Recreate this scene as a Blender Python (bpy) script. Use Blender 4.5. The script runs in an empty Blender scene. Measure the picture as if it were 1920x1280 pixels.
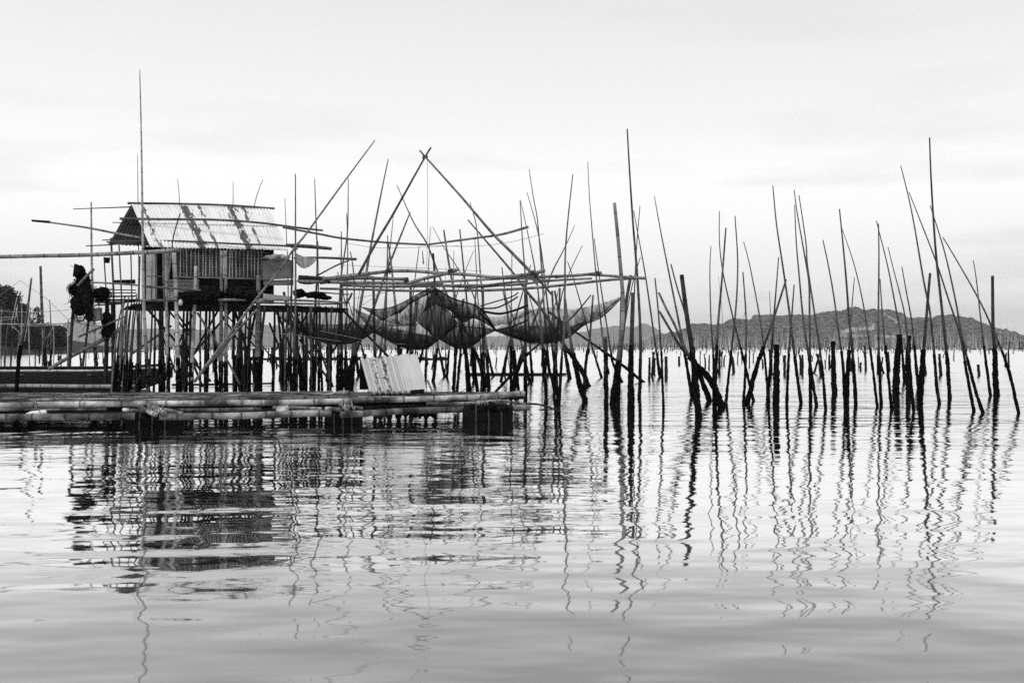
import bpy, math, random
from mathutils import Vector, noise as mnoise

# ------------------------------------------------------------------ camera, sky, sun, exposure
RAD = math.radians
S = bpy.context.scene
C = S.collection
H, F = 1.25, 1900.0            # eye height (m), focal length in photo pixels
SUN_EL, SUN_ROT = 58.0, -35.0

cam = bpy.data.objects.new('camera', bpy.data.cameras.new('camera'))
C.objects.link(cam)
cam.location = (0, 0, H)
cam.rotation_euler = (RAD(90), 0, 0)
cam.data.sensor_width = 36
cam.data.lens = 36 * F / 1920
cam.data.shift_y = 10 / 1920
cam.data.clip_start = 0.1
cam.data.clip_end = 30000
S.camera = cam

W = bpy.data.worlds.new('World')
S.world = W
W.use_nodes = True
wn, wl = W.node_tree.nodes, W.node_tree.links
wn.clear()


def N(nodes, t, **kw):
    n = nodes.new(t)
    for k, v in kw.items():
        setattr(n, k, v)
    return n


def math_node(nodes, links, op, a, b=None, clamp=False):
    n = nodes.new('ShaderNodeMath')
    n.operation = op
    n.use_clamp = clamp
    for i, v in enumerate((a, b)):
        if v is None:
            continue
        if isinstance(v, (int, float)):
            n.inputs[i].default_value = v
        else:
            links.new(v, n.inputs[i])
    return n.outputs[0]


def ramp_node(nodes, links, fac, stops, interp='LINEAR'):
    n = nodes.new('ShaderNodeValToRGB')
    n.color_ramp.interpolation = interp
    els = n.color_ramp.elements
    while len(els) < len(stops):
        els.new(0.5)
    for e, (p, v) in zip(els, stops):
        e.position = p
        e.color = (v, v, v, 1)
    links.new(fac, n.inputs[0])
    return n.outputs[0]


def build_world():
    sky = N(wn, 'ShaderNodeTexSky', sky_type='NISHITA', sun_disc=False)
    sky.sun_elevation = RAD(SUN_EL)
    sky.sun_rotation = RAD(SUN_ROT)
    sky.dust_density = 6
    bw = wn.new('ShaderNodeRGBToBW')
    wl.new(sky.outputs[0], bw.inputs[0])
    tc = wn.new('ShaderNodeTexCoord')
    sep = wn.new('ShaderNodeSeparateXYZ')
    wl.new(tc.outputs['Generated'], sep.inputs[0])
    # overcast veil: brightness by elevation (sine)
    veil = ramp_node(wn, wl, sep.outputs['Z'], [(0.0, .97), (.03, .94), (.08, .99), (.12, 1.05), (.16, 1.06), (.21, .96), (.33, .81), (.6, .74), (1.0, .80)])
    # stretched cloud streaks
    mp = wn.new('ShaderNodeMapping')
    mp.inputs['Scale'].default_value = (3.2, 3.2, 22)
    mp.inputs['Location'].default_value = (1.7, 0.4, 0.35)
    wl.new(tc.outputs['Generated'], mp.inputs[0])
    nz = wn.new('ShaderNodeTexNoise')
    nz.inputs['Scale'].default_value = 1.0
    nz.inputs['Detail'].default_value = 5
    nz.inputs['Roughness'].default_value = .5
    wl.new(mp.outputs[0], nz.inputs['Vector'])
    streak = ramp_node(wn, wl, nz.outputs['Fac'], [(.52, 1.0), (.59, .92), (.70, .84)])
    fade = ramp_node(wn, wl, sep.outputs['Z'], [(.0, 1.15), (.14, 1.0), (.22, .3), (1, .12)])
    m1 = math_node(wn, wl, 'SUBTRACT', streak, 1.0)
    m2 = math_node(wn, wl, 'MULTIPLY', m1, fade)
    m3 = math_node(wn, wl, 'ADD', m2, 1.0)
    v = math_node(wn, wl, 'MULTIPLY', veil, m3)
    v10 = math_node(wn, wl, 'MULTIPLY', v, 7.05)
    thin = math_node(wn, wl, 'MULTIPLY', bw.outputs[0], 0.043)
    tot = math_node(wn, wl, 'ADD', v10, thin)
    bg = wn.new('ShaderNodeBackground')
    bg.inputs['Strength'].default_value = 0.1
    wl.new(tot, bg.inputs['Color'])
    out = wn.new('ShaderNodeOutputWorld')
    wl.new(bg.outputs[0], out.inputs['Surface'])


build_world()

sun_data = bpy.data.lights.new('sun', 'SUN')
sun_data.energy = 1.1
sun_data.angle = RAD(18)
sun_data.color = (1, 1, 1)
sun = bpy.data.objects.new('sun', sun_data)
C.objects.link(sun)
# direction towards the sun: behind the camera, to its left, high
az = RAD(205)
sd = Vector((math.sin(az) * math.cos(RAD(SUN_EL)), math.cos(az) * math.cos(RAD(SUN_EL)), math.sin(RAD(SUN_EL))))
sun.rotation_euler = sd.to_track_quat('Z', 'Y').to_euler()

S.view_settings.view_transform = 'Standard'
S.view_settings.look = 'None'
S.view_settings.exposure = 0.5
S.view_settings.gamma = 1.0
try:
    S.cycles.max_bounces = 6
    S.cycles.diffuse_bounces = 2
    S.cycles.glossy_bounces = 3
    S.cycles.transparent_max_bounces = 24
    S.cycles.volume_bounces = 0
    S.cycles.sample_clamp_indirect = 1.5
    S.cycles.use_denoising = False      # leaves a fine grain, like the photograph's
except Exception:
    pass

rnd = random.Random(11)
U = rnd.uniform


def at(x, y, d):
    """a point of the photo at distance d in front of the lens"""
    return Vector(((x - 960) * d / F, d, H + (650 - y) * d / F))


def dist(y):
    """distance at which the water surface shows at photo row y"""
    return H * F / (y - 650.0)


# ------------------------------------------------------------------ materials (all greys: the photograph is black and white)
def material(name):
    m = bpy.data.materials.new(name)
    m.use_nodes = True
    n, l = m.node_tree.nodes, m.node_tree.links
    n.clear()
    return m, n, l


def principled(n, l, col, rough=.6, spec=.3, metal=0.0, bump=None, bstr=.3, bdist=.01):
    p = n.new('ShaderNodeBsdfPrincipled')
    if isinstance(col, (int, float)):
        p.inputs['Base Color'].default_value = (col, col, col, 1)
    else:
        l.new(col, p.inputs['Base Color'])
    if isinstance(rough, (int, float)):
        p.inputs['Roughness'].default_value = rough
    else:
        l.new(rough, p.inputs['Roughness'])
    p.inputs['Specular IOR Level'].default_value = spec
    p.inputs['Metallic'].default_value = metal
    if bump is not None:
        b = n.new('ShaderNodeBump')
        b.inputs['Strength'].default_value = bstr
        b.inputs['Distance'].default_value = bdist
        l.new(bump, b.inputs['Height'])
        l.new(b.outputs[0], p.inputs['Normal'])
    o = n.new('ShaderNodeOutputMaterial')
    l.new(p.outputs[0], o.inputs['Surface'])
    return p


def tex(n, l, scale, detail=4, rough=.55, coord='Object', stretch=None, loc=None):
    tc = n.new('ShaderNodeTexCoord')
    src = tc.outputs[coord]
    if stretch or loc:
        mp = n.new('ShaderNodeMapping')
        if stretch:
            mp.inputs['Scale'].default_value = stretch
        if loc:
            mp.inputs['Location'].default_value = loc
        l.new(src, mp.inputs[0])
        src = mp.outputs[0]
    t = n.new('ShaderNodeTexNoise')
    t.inputs['Scale'].default_value = scale
    t.inputs['Detail'].default_value = detail
    t.inputs['Roughness'].default_value = rough
    l.new(src, t.inputs['Vector'])
    return t.outputs['Fac']


def attr(n, name):
    a = n.new('ShaderNodeAttribute')
    a.attribute_name = name
    return a.outputs['Fac']


def make_bamboo(name='bamboo', stops=(.32, .74, 1.15), sc=3.0, nodek=.8, pos=(.3, .5, .7)):
    m, n, l = material(name)
    tone, node = attr(n, 'tone'), attr(n, 'node')
    f1 = ramp_node(n, l, tex(n, l, sc, 5), list(zip(pos, stops)))
    f2 = ramp_node(n, l, tex(n, l, 28.0, 3), [(.3, .75), (.7, 1.2)])
    nd = math_node(n, l, 'SUBTRACT', 1.0, math_node(n, l, 'MULTIPLY', node, nodek))
    c = math_node(n, l, 'MULTIPLY', tone, f1)
    c = math_node(n, l, 'MULTIPLY', c, f2)
    c = math_node(n, l, 'MULTIPLY', c, nd)
    principled(n, l, c, .6, .12, bump=tex(n, l, 60, 3), bstr=.25, bdist=.004)
    return m


def make_plain(name, lo, hi, scale=6, rough=.7, spec=.2, stretch=None, bstr=.4, bdist=.01, bscale=40):
    m, n, l = material(name)
    c = ramp_node(n, l, tex(n, l, scale, 6, stretch=stretch), [(.3, lo), (.7, hi)])
    if name == 'hill_forest':         # tree masses, and bare earth along a cut track
        c = ramp_node(n, l, tex(n, l, scale, 7, .65, stretch=stretch), [(.40, lo), (.60, hi)])
        c = math_node(n, l, 'ADD', c, math_node(n, l, 'MULTIPLY', attr(n, 'tone'), .3))
    principled(n, l, c, rough, spec, bump=tex(n, l, bscale, 4), bstr=bstr, bdist=bdist)
    return m


def make_tin(name, base, strips, edge_rows, wear=0.0):
    """weathered corrugated iron; UV: u metres along the eave, v 0 (top) to 1 (bottom)"""
    m, n, l = material(name)
    tc = n.new('ShaderNodeTexCoord')
    sep = n.new('ShaderNodeSeparateXYZ')
    l.new(tc.outputs['UV'], sep.inputs[0])
    u, v = sep.outputs['X'], sep.outputs['Y']
    streak = tex(n, l, 1.0, 6, .65, 'UV', (13, 2.2, 1))
    blot = tex(n, l, 1.0, 6, .68, 'UV', (13, 6, 1), (3, 5, 0))
    rust = ramp_node(n, l, streak, [(.57 + wear, 0), (.66 + wear, .85)])
    speck = ramp_node(n, l, tex(n, l, 1.0, 3, .5, 'UV', (26, 26, 1)), [(.68 + wear * .5, 0), (.73 + wear * .5, .9)])
    tot = math_node(n, l, 'MAXIMUM', math_node(n, l, 'MULTIPLY', rust, ramp_node(n, l, blot, [(.45, 0), (.58, 1)])), speck)
    for (c0, w0) in strips:
        dd = math_node(n, l, 'ABSOLUTE', math_node(n, l, 'SUBTRACT', u, c0))
        rag = math_node(n, l, 'MULTIPLY', math_node(n, l, 'SUBTRACT', blot, .5), .62)
        e = math_node(n, l, 'ADD', dd, rag)
        s = ramp_node(n, l, math_node(n, l, 'DIVIDE', e, w0), [(.86, .95), (1.0, 0)])
        tot = math_node(n, l, 'MAXIMUM', tot, s)
    for r in edge_rows:
        dd = math_node(n, l, 'ABSOLUTE', math_node(n, l, 'SUBTRACT', v, r))
        s = ramp_node(n, l, math_node(n, l, 'ADD', dd, math_node(n, l, 'MULTIPLY', math_node(n, l, 'SUBTRACT', streak, .5), .1)), [(.004, .7), (.03, 0)])
        tot = math_node(n, l, 'MAXIMUM', tot, s)
    clean = ramp_node(n, l, tex(n, l, 1.0, 4, .5, 'UV', (6, 1.5, 1)), [(.3, base * .82), (.7, base)])
    mix = n.new('ShaderNodeMix')
    mix.data_type = 'FLOAT'
    l.new(tot, mix.inputs[0])
    l.new(clean, mix.inputs[2])
    mix.inputs[3].default_value = .035
    principled(n, l, mix.outputs[0], .5, .3, 0.0, bump=blot, bstr=.2, bdist=.01)
    return m


def make_net(name, col, a0, a1, su, sv):
    """fine fishing net: threads and folds, sky shows between the knots"""
    m, n, l = material(name)
    fold = tex(n, l, 1.0, 5, .6, 'UV', (su, sv, 1))
    fine = tex(n, l, 1.0, 3, .6, 'UV', (su * 2.2, sv * .8, 1))
    knots = tex(n, l, 90.0, 2, .5)
    a = math_node(n, l, 'ADD', math_node(n, l, 'MULTIPLY', fold, .48), math_node(n, l, 'MULTIPLY', fine, .42))
    a = math_node(n, l, 'ADD', a, math_node(n, l, 'MULTIPLY', knots, .10))
    tc = n.new('ShaderNodeTexCoord')
    sp = n.new('ShaderNodeSeparateXYZ')
    l.new(tc.outputs['UV'], sp.inputs[0])
    a = math_node(n, l, 'ADD', a, math_node(n, l, 'MULTIPLY', math_node(n, l, 'SUBTRACT', sp.outputs['Y'], .4), .16))   # the mesh bunches up towards the bag bottom
    al = ramp_node(n, l, a, [(.40, a0), (.58, a1)])
    d = n.new('ShaderNodeBsdfDiffuse')
    d.inputs['Color'].default_value = (col, col, col, 1)
    t = n.new('ShaderNodeBsdfTransparent')
    mx = n.new('ShaderNodeMixShader')
    l.new(al, mx.inputs[0])
    l.new(t.outputs[0], mx.inputs[1])
    l.new(d.outputs[0], mx.inputs[2])
    o = n.new('ShaderNodeOutputMaterial')
    l.new(mx.outputs[0], o.inputs['Surface'])
    return m


def make_water():
    m, n, l = material('water')
    geo = n.new('ShaderNodeNewGeometry')

    def wave(sx, sy, amp, detail, rot, off):
        mp = n.new('ShaderNodeMapping')
        mp.inputs['Scale'].default_value = (sx, sy, 1)
        mp.inputs['Rotation'].default_value = (0, 0, RAD(rot))
        mp.inputs['Location'].default_value = (off, off * 1.7, 0)
        l.new(geo.outputs['Position'], mp.inputs[0])
        t = n.new('ShaderNodeTexNoise')
        t.inputs['Scale'].default_value = 1.0
        t.inputs['Detail'].default_value = detail
        t.inputs['Roughness'].default_value = .4
        l.new(mp.outputs[0], t.inputs['Vector'])
        return t.outputs['Fac'], amp

    patch, _ = wave(.10, .16, 1, 2, 8, 4.0)
    patch = ramp_node(n, l, patch, [(.35, .45), (.65, 1.25)])
    sp = n.new('ShaderNodeSeparateXYZ')
    l.new(geo.outputs['Position'], sp.inputs[0])
    # the breeze ruffles the open bay more than the calm water near the shore side
    far = math_node(n, l, 'DIVIDE', sp.outputs['Y'], 100.0)
    breeze = ramp_node(n, l, far, [(.05, .30), (.12, .50), (.3, .75), (.6, 1.0)])
    tot = None
    for w, mod in ((wave(.38, 2.1, .0105, 0, 4, 1.0), 1), (wave(1.6, 2.1, .0092, 0, -3, 5.0), 1), (wave(1.9, 4.2, .0048, 1, -7, 7.0), 1),
                   (wave(.12, .48, .030, 1, -6, 3.0), 0), (wave(5.0, 13.0, .0003, 1, 5, 2.0), 1), (wave(2.2, 6.0, .022, 2, 3, 9.0), 2)):
        v = math_node(n, l, 'MULTIPLY', w[0], w[1])
        if mod == 1:
            v = math_node(n, l, 'MULTIPLY', v, patch)
        if mod == 2:
            v = math_node(n, l, 'MULTIPLY', v, math_node(n, l, 'SUBTRACT', breeze, .28))
        tot = v if tot is None else math_node(n, l, 'ADD', tot, v)
    b = n.new('ShaderNodeBump')
    b.inputs['Strength'].default_value = 1.0
    b.inputs['Distance'].default_value = 1.0
    l.new(tot, b.inputs['Height'])
    # reflectance against the viewing angle (cosine): a mirror at grazing angles, murky looking down
    dt = n.new('ShaderNodeVectorMath')
    dt.operation = 'DOT_PRODUCT'
    l.new(b.outputs[0], dt.inputs[0])
    l.new(geo.outputs['Incoming'], dt.inputs[1])
    cosi = math_node(n, l, 'ABSOLUTE', dt.outputs['Value'])
    fr = ramp_node(n, l, cosi, [(0.0, 1.0), (.13, .97), (.17, .84), (.21, .62), (.26, .44), (.32, .32), (1.0, .06)])
    d = n.new('ShaderNodeBsdfDiffuse')
    d.inputs['Color'].default_value = (.06, .06, .06, 1)
    g = n.new('ShaderNodeBsdfGlossy')
    g.inputs['Color'].default_value = (1, 1, 1, 1)
    l.new(ramp_node(n, l, far, [(.0, .055), (.06, .036), (.12, .007), (.25, .008), (.5, .06), (1.0, .12)]), g.inputs['Roughness'])
    # on ruffled water one sees mostly the wavelet faces that lean towards the viewer
    sc = n.new('ShaderNodeVectorMath')
    sc.operation = 'SCALE'
    l.new(geo.outputs['Incoming'], sc.inputs[0])
    l.new(ramp_node(n, l, far, [(.18, 0.0), (.32, .025), (.6, .055)]), sc.inputs['Scale'])
    ad = n.new('ShaderNodeVectorMath')
    ad.operation = 'ADD'
    l.new(b.outputs[0], ad.inputs[0])
    l.new(sc.outputs[0], ad.inputs[1])
    nm = n.new('ShaderNodeVectorMath')
    nm.operation = 'NORMALIZE'
    l.new(ad.outputs[0], nm.inputs[0])
    l.new(nm.outputs[0], g.inputs['Normal'])
    mx = n.new('ShaderNodeMixShader')
    l.new(fr, mx.inputs[0])
    l.new(d.outputs[0], mx.inputs[1])
    l.new(g.outputs[0], mx.inputs[2])
    o = n.new('ShaderNodeOutputMaterial')
    l.new(mx.outputs[0], o.inputs['Surface'])
    return m


M = {
    'bamboo': make_bamboo(),
    'raft_bamboo': make_bamboo('raft_bamboo', (.14, .72, 1.75), 2.3, .9, (.38, .5, .62)),
    'crust': make_plain('mussel_crust', .002, .010, 18, .9, .0, bstr=.8, bdist=.02, bscale=30),
    'roof': make_tin('roof_tin', .78, [(1.27, .10), (2.42, .09), (.22, .03), (1.62, .02), (2.75, .02)], [.46]),
    'roof_shaded': make_tin('shaded_roof_tin', .16, [], []),  # rear slope's tin, its underside shade put into a darker base
    'sheet': make_tin('shelter_tin', .50, [(.38, .012), (.2, .006)], [.985], .025),
    'ply': make_plain('plywood', .16, .24, 5, .8, .1),
    'plank': make_plain('planks', .08, .30, 4, .8, .1, (1, 1, 16)),
    'pale': make_plain('pale_panel', .35, .6, 4, .8, .1),
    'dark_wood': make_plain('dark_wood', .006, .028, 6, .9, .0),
    'net_heap': make_plain('net_heap', .003, .022, 14, .95, .0, bstr=1.0, bdist=.05, bscale=35),
    'hull': make_plain('boat_paint', .014, .028, 5, .6, .1),
    'trim': make_plain('boat_trim', .2, .62, 8, .6, .2),
    'drum': make_plain('drum_plastic', .003, .008, 6, .7, .03),
    'drum_rib': make_plain('drum_rib', .02, .07, 20, .7, .05),
    'rope': make_plain('rope', .12, .3, 30, .9, .05),
    'white': make_plain('white_plastic', .75, .85, 6, .45, .4),
    'tarp': make_plain('tarpaulin', .10, .42, 9, .6, .2),
    'net': make_net('net', .02, .36, .92, 26, 3),
    'net_dense': make_net('dense_net', .012, .66, .97, 20, 2),
    'net_dark': make_net('dark_net', .012, .84, .985, 18, 2),
    'net_thin': make_net('thin_net', .015, .22, .80, 40, 2),
    'hill': make_plain('hill_forest', .005, .17, .11, .95, .0, bstr=1.0, bdist=10, bscale=.16),
    'far_hill': make_plain('far_hill_forest', .06, .12, .01, .95, .0, bstr=.6, bdist=10, bscale=.02),
    'leaf': make_plain('leaves', .012, .045, .8, .8, .1),
    'bark': make_plain('bark', .03, .08, 5, .9, .05),
    'water': make_water(),
    'dark_sheet': make_plain('dark_sheeting', .004, .016, 3, .9, .02),  # for cage netting, and for dark sheets that stand in for reflections
}


# ------------------------------------------------------------------ mesh collector
class MB:
    def __init__(self):
        self.v, self.f, self.tone, self.node, self.uv = [], [], [], [], []

    def add(self, p, tone=.2, node=0.0, uv=(0, 0)):
        self.v.append(Vector(p))
        self.tone.append(tone)
        self.node.append(node)
        self.uv.append(uv)
        return len(self.v) - 1

    def tube(self, pts, r0, r1, seg=7, tone=.2, knots=.38, lump=0.0, step=None, tone1=None, caps=True, smooth=True):
        pts = [Vector(p) for p in pts]
        if smooth and len(pts) > 2:
            pts = spline(pts, 5)
        L = [0.0]
        for a, b in zip(pts, pts[1:]):
            L.append(L[-1] + (b - a).length)
        tot = max(L[-1], 1e-6)
        S_ = [(s, 0.0, 1.0) for s in L]
        if knots:
            k = U(.1, knots)
            rm = (r0 + r1) / 2
            e = max(.012, rm * .35)
            while k < tot - .05:
                S_ += [(k - 2.4 * e, 0.0, 1.0), (k - e, .3, 1.0), (k, 1.0, 1.13), (k + e, .3, 1.0), (k + 2.4 * e, 0.0, 1.0)]
                k += knots * U(.8, 1.2)
        if step:
            q = step
            while q < tot:
                S_.append((q, 0.0, 1.0))
                q += step
        S_.sort()
        rows, up, last = [], None, -1
        for s, nd, sc in S_:
            if s - last < 1e-4:
                continue
            last = s
            i = 0
            while i < len(L) - 2 and L[i + 1] < s:
                i += 1
            t = (s - L[i]) / max(L[i + 1] - L[i], 1e-9)
            p = pts[i].lerp(pts[i + 1], min(max(t, 0), 1))
            dr = (pts[i + 1] - pts[i]).normalized()
            if up is None:
                up = dr.orthogonal().normalized()
            up = (up - dr * up.dot(dr)).normalized()
            sd_ = dr.cross(up)
            w = s / tot
            r = (r0 + (r1 - r0) * w) * sc
            tn = tone if tone1 is None else tone + (tone1 - tone) * w
            row = []
            for j in range(seg):
                a = 2 * math.pi * j / seg
                rr = r
                if lump:
                    rr *= 1 + lump * (mnoise.noise(p * 5 + Vector((j * 1.7, 0, 0))) + U(-.45, .45))
                row.append(self.add(p + (up * math.cos(a) + sd_ * math.sin(a)) * rr, tn, nd))
            rows.append(row)
        for a, b in zip(rows, rows[1:]):
            for j in range(seg):
                self.f.append((a[j], a[(j + 1) % seg], b[(j + 1) % seg], b[j]))
        if caps and len(rows) > 1:
            self.f.append(tuple(reversed(rows[0])))
            self.f.append(tuple(rows[-1]))
        return self

    def grid(self, fn, nu, nv, thick=0.0, tone=.2):
        """fn(i/nu, j/nv) -> (point, uv)"""
        idx = []
        for j in range(nv + 1):
            r = []
            for i in range(nu + 1):
                p, uv = fn(i / nu, j / nv)
                r.append(self.add(p, tone, 0, uv))
            idx.append(r)
        for j in range(nv):
            for i in range(nu):
                self.f.append((idx[j][i], idx[j][i + 1], idx[j + 1][i + 1], idx[j + 1][i]))
        return self

    def hexa(self, c8, tone=.2):
        k = [self.add(p, tone, 0, (i % 2, i // 4)) for i, p in enumerate(c8)]
        for q in ((0, 1, 2, 3), (7, 6, 5, 4), (0, 4, 5, 1), (1, 5, 6, 2), (2, 6, 7, 3), (3, 7, 4, 0)):
            self.f.append(tuple(k[i] for i in reversed(q)))
        return self

    def bar(self, a, b, w, h, tone=.2, up=Vector((0, 0, 1))):
        a, b = Vector(a), Vector(b)
        d = (b - a).normalized()
        s = d.cross(up).normalized() * w / 2
        u = s.cross(d).normalized() * h / 2
        return self.hexa([a - s - u, a + s - u, a + s + u, a - s + u, b - s - u, b + s - u, b + s + u, b - s + u], tone)

    def panel(self, a, b, c, d, t, tone=.2):
        """slab: four corners and a thickness"""
        a, b, c, d = map(Vector, (a, b, c, d))
        n = (b - a).cross(d - a).normalized() * t
        return self.hexa([a, b, c, d, a + n, b + n, c + n, d + n], tone)

    def lump(self, c, rx, ry, rz, nu=18, nv=12, amp=.25, fr=2.5, seed=0.0):
        c = Vector(c)
        rows = []
        for j in range(nv + 1):
            th = math.pi * j / nv
            r = []
            for i in range(nu):
                ph = 2 * math.pi * i / nu
                d = Vector((math.sin(th) * math.cos(ph), math.sin(th) * math.sin(ph), math.cos(th)))
                k = 1 + amp * mnoise.fractal(d * fr + Vector((seed, seed * 2, 0)), 1.0, 2.0, 4)
                r.append(self.add(c + Vector((d.x * rx, d.y * ry, d.z * rz)) * k))
            rows.append(r)
        for a, b in zip(rows, rows[1:]):
            for i in range(nu):
                self.f.append((a[i], b[i], b[(i + 1) % nu], a[(i + 1) % nu]))
        return self

    def build(self, name, mat, parent=None, origin=None, smooth=True):
        base = wloc(parent) if parent else Vector(origin if origin is not None else (0, 0, 0))
        me = bpy.data.meshes.new(name)
        me.from_pydata([tuple(p - base) for p in self.v], [], self.f)
        for nm, dat in (('tone', self.tone), ('node', self.node)):
            a_ = me.attributes.new(nm, 'FLOAT', 'POINT')
            a_.data.foreach_set('value', dat)
        ul = me.uv_layers.new(name='UVMap')
        fl = []
        for lp in me.loops:
            fl += self.uv[lp.vertex_index]
        ul.data.foreach_set('uv', fl)
        if smooth:
            me.polygons.foreach_set('use_smooth', [True] * len(me.polygons))
        me.materials.append(M[mat] if isinstance(mat, str) else mat)
        me.update()
        o = bpy.data.objects.new(name, me)
        C.objects.link(o)
        if parent:
            o.parent = parent
        else:
            o.location = base
        return o


def wloc(o):
    v = Vector((0, 0, 0))
    while o is not None:
        v += o.location
        o = o.parent
    return v


def spline(pts, k):
    out = []
    for i in range(len(pts) - 1):
        p0, p1, p2, p3 = pts[max(i - 1, 0)], pts[i], pts[i + 1], pts[min(i + 2, len(pts) - 1)]
        for j in range(k):
            t = j / k
            out.append(.5 * ((2 * p1) + (p2 - p0) * t + (2 * p0 - 5 * p1 + 4 * p2 - p3) * t * t + (3 * p1 - p0 - 3 * p2 + p3) * t ** 3))
    out.append(pts[-1])
    return out


def thing(name, label, cat, loc, group=None):
    o = bpy.data.objects.new(name, None)
    C.objects.link(o)
    o.location = loc
    o.empty_display_size = .2
    return tag(o, label, cat, group)


def tag(o, label, cat, group=None, kind=None):
    if label:
        o['label'] = label
    if cat:
        o['category'] = cat
    if group:
        o['group'] = group
    if kind:
        o['kind'] = kind
    return o


def structure(o, kind='structure', label=None):
    o['kind'] = kind
    if label:
        o['label'] = label
    return o


# ------------------------------------------------------------------ water, hills, haze
def build_water():
    m = MB()
    ys = [-30, 0, 8, 20, 40, 80, 160, 400, 1000, 2500, 7000]
    xs = [-6000, -2000, -600, -150, -40, 0, 40, 150, 600, 2000, 6000]
    idx = [[m.add((x, y, 0)) for x in xs] for y in ys]
    for j in range(len(ys) - 1):
        for i in range(len(xs) - 1):
            m.f.append((idx[j][i], idx[j][i + 1], idx[j + 1][i + 1], idx[j + 1][i]))
    structure(m.build('water', 'water'), label='rippled bay water reflecting the pale sky')


def ridge(name, prof, d0, d1, mat, rough, cols, rows, label):
    m = MB()

    def prof_y(x):
        for (x0, y0), (x1, y1) in zip(prof, prof[1:]):
            if x0 <= x <= x1:
                t = (x - x0) / (x1 - x0)
                t = t * t * (3 - 2 * t)
                return y0 + (y1 - y0) * t
        return prof[-1][1] if x > prof[-1][0] else prof[0][1]
    xa, xb = prof[0][0], prof[-1][0]
    idx = []
    for j in range(rows + 1):
        t = j / rows
        r = []
        for i in range(cols + 1):
            x = xa + (xb - xa) * i / cols
            top = (650 - prof_y(x)) * d1 / F + H
            if t <= .7:
                q = t / .7
                d = d0 + (d1 - d0) * q
                z = top * (q ** .85)
            else:
                q = (t - .7) / .3
                d = d1 + (d1 - d0) * .6 * q
                z = top * (1 - q)
            X = (x - 960) * d / F
            amp = min(1, top / 20) * rough
            z += amp * (mnoise.fractal(Vector((X, d, 0)) / 45, 1, 2, 5) * 1.2 * math.sin(math.pi * min(t / .7, 1) * .85 + .1)
                        + mnoise.noise(Vector((X, d, 3)) / 9) * .8 + mnoise.noise(Vector((X, d, 7)) / 4) * .35)
            py = 650 - (z - H) * F / d
            bare = 0.0
            if 1575 < x < 1705:
                e1 = abs(py - (622 - (x - 1580) * .16)) < 2.6 and x < 1640
                e2 = abs(py - 617) < 1.6 and 1585 < x < 1640
                e3 = abs(py - (586 + (x - 1655) * .62)) < 1.3 and x > 1655
                e4 = abs(py - 629) < 1.3
                bare = 1.0 if (e1 or e2 or e3 or e4) and mnoise.noise(Vector((x * .12, py * .3, 0))) > -.25 else 0.0
            r.append(m.add((X, d, max(z, -.5) if 0 < t < 1 else -.5), bare, uv=(x, t)))
        idx.append(r)
    for j in range(rows):
        for i in range(cols):
            m.f.append((idx[j][i], idx[j][i + 1], idx[j + 1][i + 1], idx[j + 1][i]))
    return structure(m.build(name, mat), label=label)


def build_hills():
    right = [(1090, 652), (1150, 648), (1200, 640), (1240, 627), (1265, 622), (1290, 614), (1297, 607), (1318, 606), (1340, 608), (1355, 605), (1368, 598),
             (1385, 597), (1405, 599), (1415, 591), (1440, 589), (1470, 590), (1500, 590), (1520, 590), (1550, 585), (1575, 582),
             (1592, 577), (1600, 575), (1625, 580), (1645, 581), (1665, 580), (1688, 585), (1705, 594), (1725, 595), (1745, 596),
             (1760, 591), (1775, 590), (1800, 593), (1820, 595), (1838, 603), (1855, 609), (1870, 615), (1885, 617), (1900, 622), (1920, 628), (1960, 640), (2010, 650)]
    ridge('hill', right, 1350, 1800, 'hill', 3.2, 520, 60, 'dark wooded hill across the bay behind the pole field')
    far = [(20, 650), (80, 640), (130, 600), (150, 596), (175, 606), (230, 616), (300, 614), (370, 617), (430, 609), (465, 603), (520, 609),
           (600, 613), (680, 618), (760, 624), (850, 629), (920, 629), (1000, 625), (1080, 622), (1130, 612), (1160, 608), (1190, 611),
           (1208, 603), (1225, 611), (1245, 624), (1290, 640), (1330, 650)]
    ridge('far_hill', far, 4900, 5700, 'far_hill', 6, 300, 14, 'pale low hills far behind the hut and nets')
    # bank under the trees beside the frame edge
    m = MB()

    def bank(u, v):
        X = -150 + 70 * u
        Y = 165 + 90 * v
        z = -.4 + 5.2 * math.sin(math.pi * v) ** .7 * max(0, min(1, (-84 - X) / 22)) + .3 * mnoise.noise(Vector((X, Y, 0)) / 4)
        return (X, Y, z), (u, v)
    m.grid(bank, 40, 30)
    structure(m.build('wooded_bank', 'leaf'), kind='structure', label='low dark bank below the shore trees')


def build_haze():
    m, n, l = material('haze')
    v = n.new('ShaderNodeVolumePrincipled')
    v.inputs['Color'].default_value = (.95, .95, .95, 1)
    v.inputs['Density'].default_value = 1.15e-4
    v.inputs['Anisotropy'].default_value = 0.0
    o = n.new('ShaderNodeOutputMaterial')
    l.new(v.outputs[0], o.inputs['Volume'])
    b = MB()
    x, y0, y1, z0, z1 = 7100, -60, 7100, -1.5, 215
    b.hexa([(-x, y0, z0), (x, y0, z0), (x, y1, z0), (-x, y1, z0), (-x, y0, z1), (x, y0, z1), (x, y1, z1), (-x, y1, z1)])
    structure(b.build('haze', m, smooth=False), 'stuff', 'thin pale haze over the whole bay')


build_water()
build_hills()


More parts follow.
